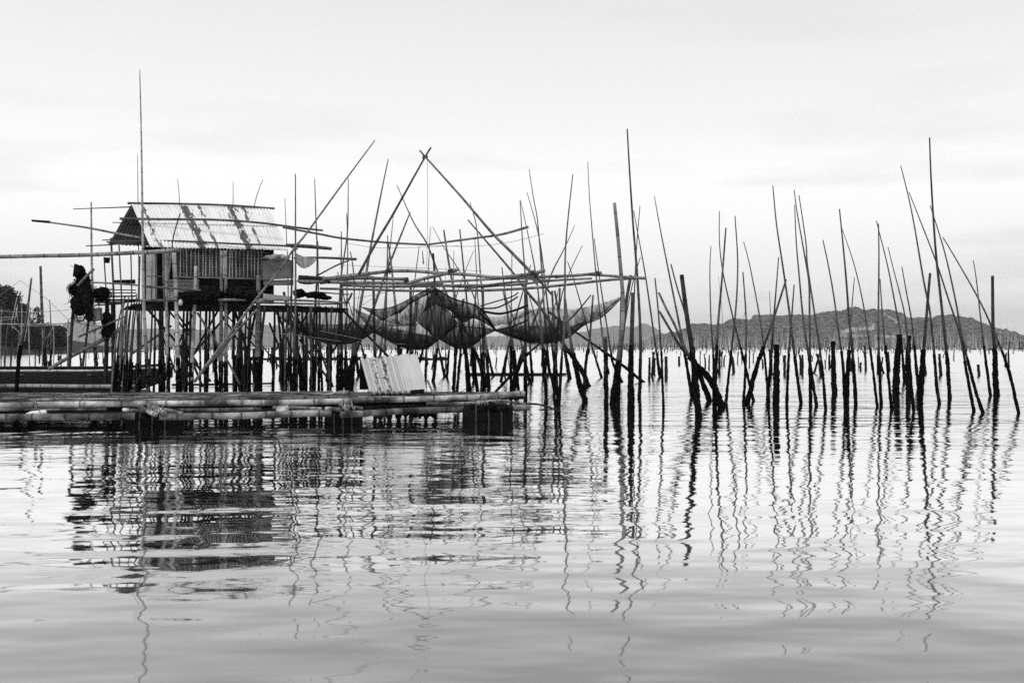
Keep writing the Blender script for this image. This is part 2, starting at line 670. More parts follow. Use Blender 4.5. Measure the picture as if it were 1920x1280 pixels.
# ------------------------------------------------------------------ trees on the shore beside the frame edge
def tree(name, x, ytop, d, wpx, label, group, seed):
    rr = random.Random(seed)
    top = at(x, ytop, d)
    hgt = top.z
    wr = wpx * d / F / 2
    base = Vector((top.x, d, max(0, hgt * .0)))
    o = thing(name, label, 'tree', base, group)
    t = MB()
    t.tube([base + Vector((0, 0, -.5)), base + Vector((rr.uniform(-.3, .3), 0, hgt * .35)), base + Vector((rr.uniform(-.4, .4), 0, hgt * .8))], wr * .1, wr * .04, 6, .06, knots=0)
    for k in range(5):
        a = rr.uniform(0, 6.28)
        z = hgt * rr.uniform(.3, .6)
        t.tube([base + Vector((0, 0, z)), base + Vector((math.cos(a) * wr * .6, math.sin(a) * wr * .6, z + hgt * .22))], wr * .05, wr * .02, 5, .06, knots=0, smooth=False)
    t.build('trunk', 'bark', o)
    c = MB()
    clumps = []
    for k in range(40):
        a, b = rr.uniform(0, 6.28), rr.random()
        zz = hgt * (.2 + .78 * b)
        rad = wr * math.sqrt(max(.05, 1 - (1.5 * b - .55) ** 2)) * rr.uniform(.35, .95)
        clumps.append((base + Vector((math.cos(a) * rad, math.sin(a) * rad, zz * .96)), wr * rr.uniform(.22, .42)))
    lf = wr * .12
    for cc, cr in clumps:
        for q in range(60):
            dv = Vector((rr.gauss(0, 1), rr.gauss(0, 1), rr.gauss(0, .8)))
            p = cc + dv * cr * .5
            if p.z > hgt * 1.02:
                continue
            e1 = Vector((rr.gauss(0, 1), rr.gauss(0, 1), rr.gauss(0, .6))).normalized() * lf
            e2 = e1.orthogonal().normalized() * lf * rr.uniform(.5, .9)
            k = [c.add(p - e1), c.add(p + e2), c.add(p + e1), c.add(p - e2)]
            c.f.append(tuple(k))
    c.build('crown', 'leaf', o, smooth=False)


SHORE = [(-22, 520, 205, 62), (8, 534, 200, 58), (28, 548, 208, 48), (42, 566, 196, 34), (-5, 575, 190, 60), (25, 588, 188, 46), (52, 598, 192, 40),
         (71, 573, 200, 22), (82, 606, 196, 40), (100, 610, 204, 40), (116, 612, 200, 28)]
for i, (x, y, d, w) in enumerate(SHORE):
    if i == 0:
        lb, g = 'tallest dark tree of the shore bank, cut by the frame edge', None
    elif i == 7:
        lb, g = 'small slender tree standing clear of the dark shore trees', None
    else:
        lb, g = 'dark leafy tree in the massed trees of the shore bank', 'trees on the shore bank'
    tree('shore_tree', x, y, d, w, lb, g, 40 + i)
for i, (x, y, w) in enumerate([(1876, 643, 16), (1892, 640, 18), (1908, 640, 16), (1922, 642, 18)]):
    tree('mangrove_tree', x, y, 560, w, 'low dark mangrove tree at the foot of the hill', 'mangrove trees below the hill', 90 + i)


# ------------------------------------------------------------------ poles of the bay
ORD = 'first second third fourth fifth sixth seventh eighth ninth tenth eleventh twelfth thirteenth fourteenth fifteenth sixteenth seventeenth eighteenth nineteenth twentieth twenty-first twenty-second twenty-third twenty-fourth twenty-fifth twenty-sixth twenty-seventh twenty-eighth twenty-ninth thirtieth'.split()
# name, px points from the tip down to the water, width at tip, width at the water, tone, crust width (px), own label
T, Mi, Dk = .16, .10, .045
POLES = [
    # between the hut and the tin shelter
    ('bamboo_pole', '554,326 554,440 554,571 552,640 551,748', 2, 6, .17, 9, 'straight tall pole lashed to the roof corner of the hut'),
    ('bamboo_pole', '545,353 553,406 560,470 563,520', 1.5, 3, .14, 0, None),
    ('bamboo_pole', '549,470 546,571 545,640 546,744', 3, 5, .06, 8, None),
    ('bamboo_pole', '590,335 592,400 595,487 592,562 588,609 583,742', 1.5, 7, .2, 10, None),
    ('bamboo_pole', '596,452 597,543 601,646 604,730', 2, 3.5, .12, 6, None),
    ('bamboo_pole', '653,334 652,425 647,470 640,515 636,590 633,728', 1.5, 6, .22, 9, None),
    ('bamboo_pole', '650,400 652,470 651,520 650,600 646,715', 1.5, 4, .14, 6, None),
    ('bamboo_pole', '657,472 663,511 664,567 661,646 658,728', 2, 5, .26, 7, None),
    ('bamboo_pole', '532,547 538,575 552,627 561,676 567,740', 5, 9, .24, 10, 'split pale pole with a broken top beside the hut deck'),
    ('bamboo_pole', '633,571 625,627 618,665 612,712', 2, 4, .15, 5, None),
    ('bamboo_pole', '728,298 716,356 697,453 686,516 675,578 666,647 661,690 657,730', 2, 8, .24, 13, 'long slim pole with its tip high above the tin shelter'),
    ('bamboo_pole', '769,398 737,478 722,516 700,578 679,629 664,668 647,724', 2.5, 8, .2, 13, None),
    # behind and around the tin shelter
    ('bamboo_pole', '738,400 733,450 728,494 725,531 718,610 710,700', 1.2, 5, .2, 7, None),
    ('bamboo_pole', '728,456 734,500 739,550 744,598 748,660 753,705', 3, 7, .28, 8, None),
    ('bamboo_pole', '782,556 778,600 772,660 767,712', 7, 7.5, .33, 9, 'stout pale pole end standing just behind the tin shelter'),
    ('bamboo_pole', '744,347 775,416 800,456 817,500 837,550 859,592 888,651 914,722', 1.5, 7, .18, 10, None),
    ('bamboo_pole', '832,431 841,490 852,550 859,593 866,627 875,677 879,740', 3, 8, .28, 12, None),
    ('bamboo_pole', '868,560 866,610 864,650 861,690 856,742', 3, 5, .08, 6, None),
    ('bamboo_pole', '893,540 888,600 886,640 890,690 896,738', 3, 5.5, .25, 8, None),
    ('bamboo_pole', '881,379 894,429 901,518 904,550 908,610 912,658 917,728', 1.5, 5.5, .26, 8, None),
    ('bamboo_pole', '877,412 915,456 960,509 990,549 1018,583 1051,637 1070,663 1094,700 1102,724', 2.5, 8, .14, 11, 'long slanting pole propped across the net towards the open water'),
    ('bamboo_pole', '960,470 959,550 958,610 958,660 958,742', 1.5, 5, .32, 7, None),
    ('bamboo_pole', '975,375 980,456 987,542 992,620 998,712', 1.5, 5, .14, 7, None),
    ('bamboo_pole', '976,377 984,412 1003,504 1012,580 1020,705', 1.2, 4.5, .12, 7, None),
    ('bamboo_pole', '992,317 1000,370 1008,415 1016,511 1021,590 1030,700', 1.2, 5, .14, 7, None),
    ('bamboo_pole', '1010,560 1014,610 1018,661 1022,700 1024,756', 5, 6, .24, 7, None),
    ('bamboo_pole', '988,360 1011,446 1023,540 1036,654 1044,705', 1.2, 5, .12, 8, None),
    ('bamboo_pole', '1074,327 1061,456 1059,559 1058,618 1054,660 1048,766', 2, 5.5, .15, 7, None),
    ('bamboo_pole', '1078,422 1056,470 1035,511 1012,575 993,622 974,679 962,730', 1.2, 8, .24, 11, None),
    ('bamboo_pole', '1092,460 1066,515 1052,560 1044,620 1038,706', 1.2, 4, .1, 6, None),
    ('bamboo_pole', '1064,490 1076,525 1092,580 1101,614 1110,649 1128,708', 1.5, 4, .1, 6, None),
    ('bamboo_pole', '1112,553 1106,630 1098,684 1095,733', 3.5, 6, .13, 7, None),
    ('bamboo_pole', '1059,560 1064,600 1074,661 1083,705 1097,753', 5, 8, .26, 13, 'pale pole with a thick ragged black foot beyond the raft end'),
    ('bamboo_pole', '1040,545 1048,590 1058,651 1068,710', 4, 6, .08, 9, None),
    ('bamboo_pole', '1108,553 1066,601 993,660 969,691 926,738', 2.5, 5, .05, 6, 'dark pole lying low and slanting between the raft and net'),
    ('bamboo_pole', '1030,585 1068,614 1131,658 1164,682 1206,716', 4, 4.5, .045, 6, 'dark pole slanting down through the net towards the tallest pole'),
    ('bamboo_pole', '1102,303 1106,380 1118,520 1131,642 1140,700', 1.2, 4, .15, 7, None),
    ('bamboo_pole', '1114,447 1124,520 1144,651 1150,682 1166,716', 1.5, 4.5, .12, 7, None),
    ('bamboo_pole', '1135,631 1136,660 1136,700 1137,762', 7, 8, .22, 9, 'short split pale stump standing beyond the net corner'),
    ('bamboo_pole', '1152,380 1158,440 1165,520 1168,562 1166,621 1161,660 1148,757', 6, 9, .36, 15, 'thick pale sawn-off pole that holds the corner of the net'),
    ('bamboo_pole', '1183,516 1174,567 1168,622 1164,660 1156,745', 6, 7, .1, 10, None),
    ('bamboo_pole', '1201,482 1189,520 1173,600 1160,718', 1.5, 3.5, .1, 5, None),
    ('bamboo_pole', '1186,549 1184,610 1183,660 1183,772', 5.5, 7, .06, 15, 'stout dark stake beside the tallest pole near the net'),
    ('bamboo_pole', '1200,386 1194,458 1190,540 1187,640 1185,740', 1.5, 4, .1, 5, None),
    ('bamboo_pole', '1176,242 1181,330 1187,420 1195,520 1201,637 1199,746', 2.6, 6.5, .11, 7.5, 'tallest pole by the net, straight with a black tip'),
    # the open pole field
    ('bamboo_pole', '1188,395 1198,449 1211,522 1231,661 1238,707', 1.5, 4.5, .1, 8, None),
    ('bamboo_pole', '1227,368 1240,440 1259,535 1270,590 1281,647 1298,745', 1.5, 6, .13, 8, None),
    ('bamboo_pole', '1228,521 1233,570 1240,661 1244,770', 2.5, 4.5, .08, 5.5, None),
    ('bamboo_pole', '1235,548 1250,580 1266,611 1281,647 1307,692 1331,752', 4, 7, .24, 12, 'broken pale pole leaning on the thick black-topped post'),
    ('bamboo_pole', '1236,583 1259,622 1277,651 1305,682 1336,718 1353,765', 4, 8, .15, 16, 'heavy leaning pole with the thickest black crust'),
    ('bamboo_pole', '1258,495 1269,537 1288,600 1296,650 1302,712', 2.5, 5, .1, 7, None),
    ('dark_post', '1278,515 1289,600 1297,651 1304,722 1310,782', 8, 11, .05, 16, 'thick black-topped post leaning in the pole field'),
    ('bamboo_pole', '1333,461 1331,511 1333,600 1337,657 1338,742', 1.5, 4.5, .11, 6, None),
    ('bamboo_pole', '1361,427 1354,520 1347,600 1344,651 1341,743 1341,762', 3, 6, .17, 8, None),
    ('bamboo_pole', '1349,396 1349,454 1356,513 1375,598 1394,672 1413,752', 1.5, 4.5, .1, 6, None),
    ('bamboo_pole', '1378,405 1383,482 1382,543 1378,598 1372,651 1361,754', 2, 5, .12, 6.5, None),
    ('bamboo_pole', '1393,510 1399,600 1398,682 1394,757', 2.5, 5, .15, 6, None),
    ('bamboo_pole', '1394,453 1405,494 1425,598 1434,672 1440,740', 1.5, 4.5, .1, 6, None),
    ('bamboo_pole', '1443,546 1445,600 1446,640 1447,700', 1.2, 2.5, .13, 4, None),
    ('bamboo_pole', '1460,482 1451,596 1447,661 1441,733 1441,757', 2, 6, .08, 7, None),
    ('bamboo_pole', '1474,524 1450,599 1433,647 1418,690 1401,756', 3.5, 6, .09, 12, 'dark pole with a heavy foot, steeply tilted across its neighbours'),
    ('bamboo_pole', '1449,348 1456,421 1467,494 1481,592 1491,677 1502,756', 2, 6, .12, 7, None),
    ('bamboo_pole', '1489,534 1484,600 1479,665 1475,757', 2.5, 5.5, .1, 6.5, None),
    ('dark_stump', '1456,646 1456,700 1455,758', 8.5, 10, .02, 14, 'broad flat-topped black stump in the pole field'),
    ('bamboo_pole', '1490,384 1493,454 1499,523 1506,598 1517,672 1531,760', 1.8, 6, .13, 7, None),
    ('bamboo_pole', '1489,356 1495,401 1511,492 1517,533 1518,590 1519,712 1520,757', 1.8, 6, .13, 7.5, None),
    ('bamboo_pole', '1498,366 1511,454 1514,498 1527,586 1540,677 1548,768', 1.8, 5.5, .12, 6.5, None),
    ('bamboo_pole', '1543,450 1554,502 1564,559 1572,621 1580,677 1585,770', 2, 5.5, .14, 8, None),
    ('dark_stump', '1562,640 1563,700 1565,738', 6, 8, .02, 11.5, 'narrow flat-topped black stump in the pole field'),
    ('bamboo_pole', '1574,392 1581,462 1587,529 1592,596 1598,654 1605,758', 2.4, 6.5, .07, 8, None),
    ('bamboo_pole', '1579,429 1602,498 1620,578 1636,689 1645,762', 1.3, 4.5, .12, 6, None),
    ('bamboo_pole', '1602,520 1597,580 1592,654 1587,758', 1.5, 6, .16, 11, None),
    ('bamboo_pole', '1643,414 1648,433 1665,502 1681,584 1689,627 1696,715', 1.6, 4.5, .1, 7, None),
    ('bamboo_pole', '1647,419 1648,482 1647,598 1648,660 1652,758', 2.2, 5.5, .13, 7, None),
    ('bamboo_pole', '1650,523 1655,597 1661,660 1672,768', 2, 5, .14, 6.5, None),
    ('bamboo_pole', '1665,463 1676,508 1687,550 1699,610 1713,772', 1.5, 5, .1, 6.5, None),
    ('dark_stump', '1687,627 1683,670 1680,715 1681,738', 8, 10, .02, 15, 'broad ragged-topped black stump among crossing poles'),
    ('dark_stump', '1704,630 1703,690 1704,738', 5.5, 8, .02, 12, 'slender black stump standing just past the ragged-topped one'),
    ('bamboo_pole', '1691,500 1699,545 1709,600 1717,677 1722,728', 1.8, 5, .09, 6.5, None),
    ('dark_post', '1744,512 1740,557 1735,620 1729,690 1725,757', 4.5, 8, .09, 13.5, 'grey post with a leaning black foot in the densest cluster'),
    ('bamboo_pole', '1689,311 1704,372 1715,427 1732,527 1745,595 1757,727 1761,757', 1.8, 6, .12, 7, None),
    ('bamboo_pole', '1704,360 1722,405 1755,490 1778,560 1800,627 1812,695 1826,770', 1.6, 5.5, .11, 7, None),
    ('bamboo_pole', '1743,258 1746,340 1754,465 1764,560 1775,665 1781,746', 2.6, 7, .08, 8, 'tallest pole of the far cluster, straight and dark-tipped'),
    ('bamboo_pole', '1744,385 1771,472 1791,560 1803,627 1813,670 1830,735 1843,774', 1.8, 6, .11, 7.5, None),
    ('bamboo_pole', '1768,445 1795,490 1832,555 1857,607 1890,690 1910,775', 2, 5.5, .1, 7, None),
    ('bamboo_pole', '1825,488 1831,527 1842,625 1857,742', 1.6, 5, .11, 6, None),
    ('dark_post', '1861,517 1862,615 1865,660 1868,741', 5.5, 8, .05, 13.5, 'flat-topped upright black post, last of the pole field'),
    # beside and behind the hut
    ('bamboo_pole', '262,131 265,260 267,400 268,470 269,560 276,690 279,757', 1.8, 8.5, .44, 9, 'tallest pole of all, standing before the hut'),
    ('bamboo_pole', '258,290 259,400 261,560 262,725', 1, 4, .12, 6, 'thin dark pole rising behind the roof ridge end'),
    ('bamboo_pole', '171,379 172,490 175,586 178,640 181,695', 3, 7, .34, 8, 'pale upright pole in front of the hanging net bundle'),
    ('bamboo_pole', '76,499 79,592 82,640 85,690', 4.5, 7, .14, 8, 'upright dark-topped stake behind the long boat'),
    ('bamboo_pole', '59,521 49,600 40,640 34,690 30,744', 3.5, 7, .18, 8, 'leaning stake standing in front of the long boat'),
    ('bamboo_pole', '93,562 95,600 96,639 94,700', 1.5, 4, .12, 6, 'thin stake just behind the upright dark-topped stake'),
    ('bamboo_pole', '333,335 337,381 342,480 346,720', 1, 4, .12, 6, 'thin stick rising behind the middle of the tin roof'),
    ('bamboo_pole', '437,340 437,385 437,520 438,720', 1, 4, .12, 6, 'thin upright stick behind the roof beyond the rust strip'),
    ('bamboo_pole', '493,337 477,385 455,520 448,720', 1.2, 4, .1, 6, 'thin tilted stick behind the roof corner'),
    ('bamboo_pole', '807,425 803,514 800,600 798,705', 1, 4, .14, 6, None),
    ('bamboo_pole', '811,425 833,465 857,501 890,560 925,706', 1, 4, .14, 6, None),
    ('bamboo_pole', '888,470 872,510 850,580 838,708', 1, 3.5, .1, 6, None),
    ('bamboo_pole', '941,501 946,542 953,594 965,704', 2, 4, .06, 6, None),
    ('bamboo_pole', '851,470 850,540 852,600 853,702', 1, 3.5, .14, 6, None),
    ('bamboo_pole', '534,372 537,440 540,520 541,705', 1, 3.5, .14, 6, None),
]
for _k in range(16):      # the thicket of thin poles between hut and open water
    _x, _yb = 640 + _k * 27 + U(-10, 10), U(702, 738)
    _h, _l = U(150, 300), U(-50, 60)
    POLES.append(('bamboo_pole', f'{_x + _l:.0f},{_yb - _h:.0f} {_x + _l * .45 + U(-3, 3):.0f},{_yb - _h * .5:.0f} {_x:.0f},{_yb:.0f}', U(1.2, 2.5), U(3.5, 5.5), U(.08, .26), U(6, 8), None))
MARKS = [(560, 'the hut'), (700, 'the tin shelter'), (960, 'the raft end'), (1199, 'the tallest pole by the net'), (1311, 'the black-topped post'),
         (1455, 'the broad flat-topped stump'), (1565, 'the narrow flat-topped stump'), (1681, 'the ragged-topped stump'), (1783, 'the tallest far-cluster pole')]


def pole(spec, label):
    name, px, wt, wb, tone, cw, _ = spec
    pts = [tuple(float(q) for q in p.split(',')) for p in px.split()]
    d = dist(pts[-1][1])
    lean = U(-.03, .03)
    n = len(pts) - 1
    P = [at(x, y, d * (1 + lean * (1 - i / n))) for i, (x, y) in enumerate(pts)]
    base = P[-1].copy()
    base.z = 0
    dn = (P[-1] - P[-2]).normalized()
    P.append(P[-1] + dn * .6)
    k = d / F / 2
    m = MB()
    P.reverse()
    m.tube(P, wb * k * 1.02, wt * k, 8, tone * U(.9, 1.1), knots=U(.32, .5), tone1=tone * U(.7, .95))
    for i, p in enumerate(m.v):           # the tide leaves a ragged stain above the mussels
        e = (p.z - 1.05 - .35 * mnoise.noise(p * 2.5)) / .8
        if e < 1:
            m.tone[i] *= .25 + .75 * max(0, e)
    o = m.build(name, 'bamboo', None, base)
    tag(o, label, 'stump' if 'stump' in name else ('post' if 'post' in name else 'pole'), 'poles standing in the bay')
    if cw:
        zt = U(.95, 1.3)
        if 'stump' in name:
            zt = P[-1].z + .02
        Q = [p for p in spline(P, 6)]
        low = [p for p in Q if p.z < zt]
        if low and len(low) < len(Q):
            nx = Q[len(low)]
            t = (zt - low[-1].z) / max(nx.z - low[-1].z, 1e-6)
            low.append(low[-1].lerp(nx, t))
        if len(low) > 1:
            c = MB()
            r = cw * k
            culm = (wb + (wt - wb) * .15) * k
            tp = max(culm * 1.03, r * (.6 if 'stump' not in name else .62))
            c.tube(low, r, tp, 10, .02, knots=0, lump=.36, step=.05, smooth=False)
            c.build('mussel_crust', 'crust', o)
    return o


def label_poles():
    todo = {}
    for i, s in enumerate(POLES):
        if s[6]:
            continue
        bx = float(s[1].split()[-1].split(',')[0])
        mk = None
        for x, nm in MARKS:
            if bx > x:
                mk = nm
        mk = mk or 'the hut roof'
        todo.setdefault(mk, []).append((bx, i))
    out = {}
    for mk, lst in todo.items():
        lst.sort()
        for k, (bx, i) in enumerate(lst):
            s = POLES[i]
            p = [tuple(map(float, q.split(','))) for q in s[1].split()]
            dx = p[0][0] - p[-1][0]
            hgt = p[-1][1] - p[0][1]
            size = 'tall' if hgt > 330 else ('short' if hgt < 190 else 'medium-height')
            thick = 'slim' if s[3] < 5.2 else 'stout'
            lean = 'upright' if abs(dx) < hgt * .06 else ('leaning towards the hut' if dx < 0 else 'leaning away from the hut')
            if mk == 'the hut roof':
                out[i] = f'{size} {thick} bamboo pole, {lean}, beside the hut roof corner'
            else:
                out[i] = f'{size} {thick} pole {lean}, {ORD[k]} past {mk}'
    return out


auto = label_poles()
for i, s in enumerate(POLES):
    pole(s, s[6] or auto[i])


# ------------------------------------------------------------------ mid-distance stakes: copies of a few kinds
def stake_mesh(hgt, r, tall, tone, seed):
    m = MB()
    m.tube([(0, 0, -.5), (U(-.05, .05), 0, hgt * .5), (U(-.1, .1), 0, hgt)], r, r * .75, 7, .012, knots=0, lump=.3, step=.14)
    if tall:
        m.tube([(0, 0, hgt * .7), (U(-.2, .2), 0, tall * .6), (U(-.5, .5), U(-.3, .3), tall)], r * .5, r * .18, 6, tone, knots=.5)
    return m


def stakes():
    stubs, thin = [], []
    for k in range(6):
        o = stake_mesh(U(.75, 1.2), U(.045, .085), 0, 0, k).build('mussel_stake', 'bamboo')
        stubs.append(o)
    for k in range(6):
        o = stake_mesh(U(.8, 1.15), U(.035, .06), U(2.6, 6.0), U(.12, .3), k).build('thin_stake', 'bamboo')
        thin.append(o)
    listed = [(1217, 712, 0), (1222, 706, 0), (1227, 700, 0), (1240, 690, 1), (1249, 708, 0), (1274, 685, 0), (1313, 682, 1), (1322, 690, 0),
              (1329, 692, 0), (1349, 700, 0), (1353, 685, 1), (1375, 698, 0), (1383, 682, 1), (1391, 680, 0), (1405, 688, 0), (1412, 680, 1),
              (1420, 690, 0), (1430, 690, 0), (1447, 702, 0), (1471, 702, 0), (1501, 698, 0), (1504, 702, 0), (1526, 700, 0), (1538, 706, 0),
              (1548, 690, 1), (1556, 690, 0), (1610, 690, 1), (1614, 695, 0), (1623, 694, 0), (1645, 698, 0), (1650, 700, 0), (1657, 700, 0), (1668, 695, 0),
              (1730, 700, 0), (1736, 702, 0), (1765, 703, 0), (1836, 704, 0), (1590, 690, 0), (1596, 694, 0), (1698, 690, 1), (1716, 688, 1)]
    spots = list(listed)
    for k in range(70):                       # behind the hut and nets
        spots.append((U(270, 1010), 650 + 2375 / U(42, 110) * 1.0, 1 if rnd.random() < .3 else 0))
    for k in range(16):                       # between hut stilts and the tin shelter, closer
        spots.append((U(330, 690), U(692, 715), 1 if rnd.random() < .25 else 0))
    for k in range(24):                       # beyond the boat
        spots.append((U(-10, 270), U(668, 690), 1 if rnd.random() < .45 else 0))
    for k in range(46):                       # far rows in front of the hill
        spots.append((U(1010, 1930), 650 + 2375 / U(60, 190), 1 if rnd.random() < .4 else 0))
    used = set()
    spots = [q for q in spots if not (q[0] > 1010 and q not in listed and rnd.random() < .3)]
    for x, y, t in spots:
        pool = thin if t else stubs
        src = rnd.choice(pool)
        o = src if src.name not in used else src.copy()
        if o is not src:
            C.objects.link(o)
        used.add(src.name)
        d = dist(y)
        o.location = ((x - 960) * d / F, d, 0)
        o.rotation_euler = (U(-.1, .1), rnd.choice((U(-.08, .08), U(-.25, .25))), U(0, 6.28))
        s = U(.85, 1.2)
        o.scale = (s * U(.7, 1.2), s * U(.7, 1.2), U(.45, 1.12))
        if t:
            tag(o, 'thin bamboo stick on a dark foot, far out among the stakes', 'stake', 'thin sticks far out in the bay')
        else:
            tag(o, 'short black mussel-crusted stake, far out in open water', 'stake', 'short black stakes far out in the bay')
    for o in stubs + thin:
        if o.name not in used:
            bpy.data.objects.remove(o)


stakes()


def far_stakes():
    m = MB()
    for k in range(1500):
        d = 150 + 330 * rnd.random() ** .7
        x = U(-60, 1990)
        X = (x - 960) * d / F
        h = U(.5, 1.4)
        m.tube([(X, d, -.3), (X + U(-.15, .15), d, h)], U(.05, .13), .05, 4, .02, knots=0, smooth=False, caps=False)
    for k in range(1500):
        d = U(300, 480)
        x = rnd.choice((U(1180, 1930), U(1180, 1930), U(380, 1180), U(-40, 300)))
        X = (x - 960) * d / F
        h = U(3, 10) * (.5 + .5 * rnd.random())
        m.tube([(X, d, .5), (X + U(-.6, .6), d, h)], U(.05, .09), .035, 4, U(.35, .9), knots=0, smooth=False, caps=False)
    for k in range(2600):                      # the thick belt of stake rows at the end of the water
        d = U(430, 520)
        X = U(-300, 300)
        m.tube([(X, d, -.3), (X + U(-.3, .3), d, U(.8, 3.2))], U(.08, .2), .08, 4, U(.015, .06), knots=0, smooth=False, caps=False)
    o = m.build('far_stakes', 'bamboo')
    tag(o, 'massed tiny stakes and sticks along the far water', 'stakes', None, 'stuff')


far_stakes()


# reflected band on the water behind the stilts, added as a low dark sheet
def reflection_strip():
    d = 95
    a, b = at(470, 676, d), at(840, 676, d)
    a.z = b.z = 0
    t = thing('reflection_strip', 'dark strip added for a band reflected on the water behind the stilts', 'dark_sheet', (a + b) / 2)
    m = MB()

    def fn(u, v):
        p = a.lerp(b, u)
        return (p.x, p.y + .3 * math.sin(u * 40), -.2 + v * (.46 + .07 * math.sin(u * 60))), (u * 27, v)
    m.grid(fn, 120, 3)
    m.build('net_or_strip', 'dark_sheet', t)
    for k in range(12):
        p = a.lerp(b, (k + .5) / 12)
        MB().tube([(p.x, d - .2, -.3), (p.x, d - .2, U(.6, .9))], .05, .04, 6, .03, knots=0, smooth=False).build('post', 'bamboo', t)  # posts added to hold up the strip


reflection_strip()


def floating_rail(name, px, w, tone, label):
    m = MB()
    P = []
    for x, y in px:
        d = dist(y + 3)
        P.append(Vector(((x - 960) * d / F, d, .06)))
    m.tube(P, w, w * .8, 8, tone, lump=.1, step=.2)
    tag(m.build(name, 'bamboo', None, P[0]), label, 'rail')


floating_rail('floating_rail', [(872, 701), (960, 701), (1062, 701)], .07, .02, 'dark bamboo rail floating among stakes beyond the raft end')
floating_rail('floating_rail', [(322, 722), (410, 721), (512, 719)], .04, .03, 'thin bamboo rail on the water under the hut')


# ------------------------------------------------------------------ the stilt hut
OX, OY = -9.57, 25.5
ux, uy, vx, vy = .896, .444, .444, -.896


def G(a, b, z):
    return Vector((OX + a * ux + b * vx, OY + a * uy + b * vy, z))


def px_on(x, y, b):
    """the point of the hut's plane at offset b that shows at photo point x, y"""
    k = (x - 960) / F
    # OX + a*ux + b*vx = k*(OY + a*uy + b*vy)
    a = (k * (OY + b * vy) - OX - b * vx) / (ux - k * uy)
    d = OY + a * uy + b * vy
    return G(a, b, H + (650 - y) * d / F)


def stick(parent, name, pts, w0, w1, d, tone, mat='bamboo', seg=8, knots=.4, dd=0.0):
    """bamboo part drawn through photo points at distance d"""
    n = len(pts) - 1
    P = [at(x, y, d + dd * i / n) for i, (x, y) in enumerate(pts)]
    m = MB()
    m.tube(P, w0 * d / F / 2, w1 * d / F / 2, seg, tone, knots=knots)
    return m.build(name, mat, parent)


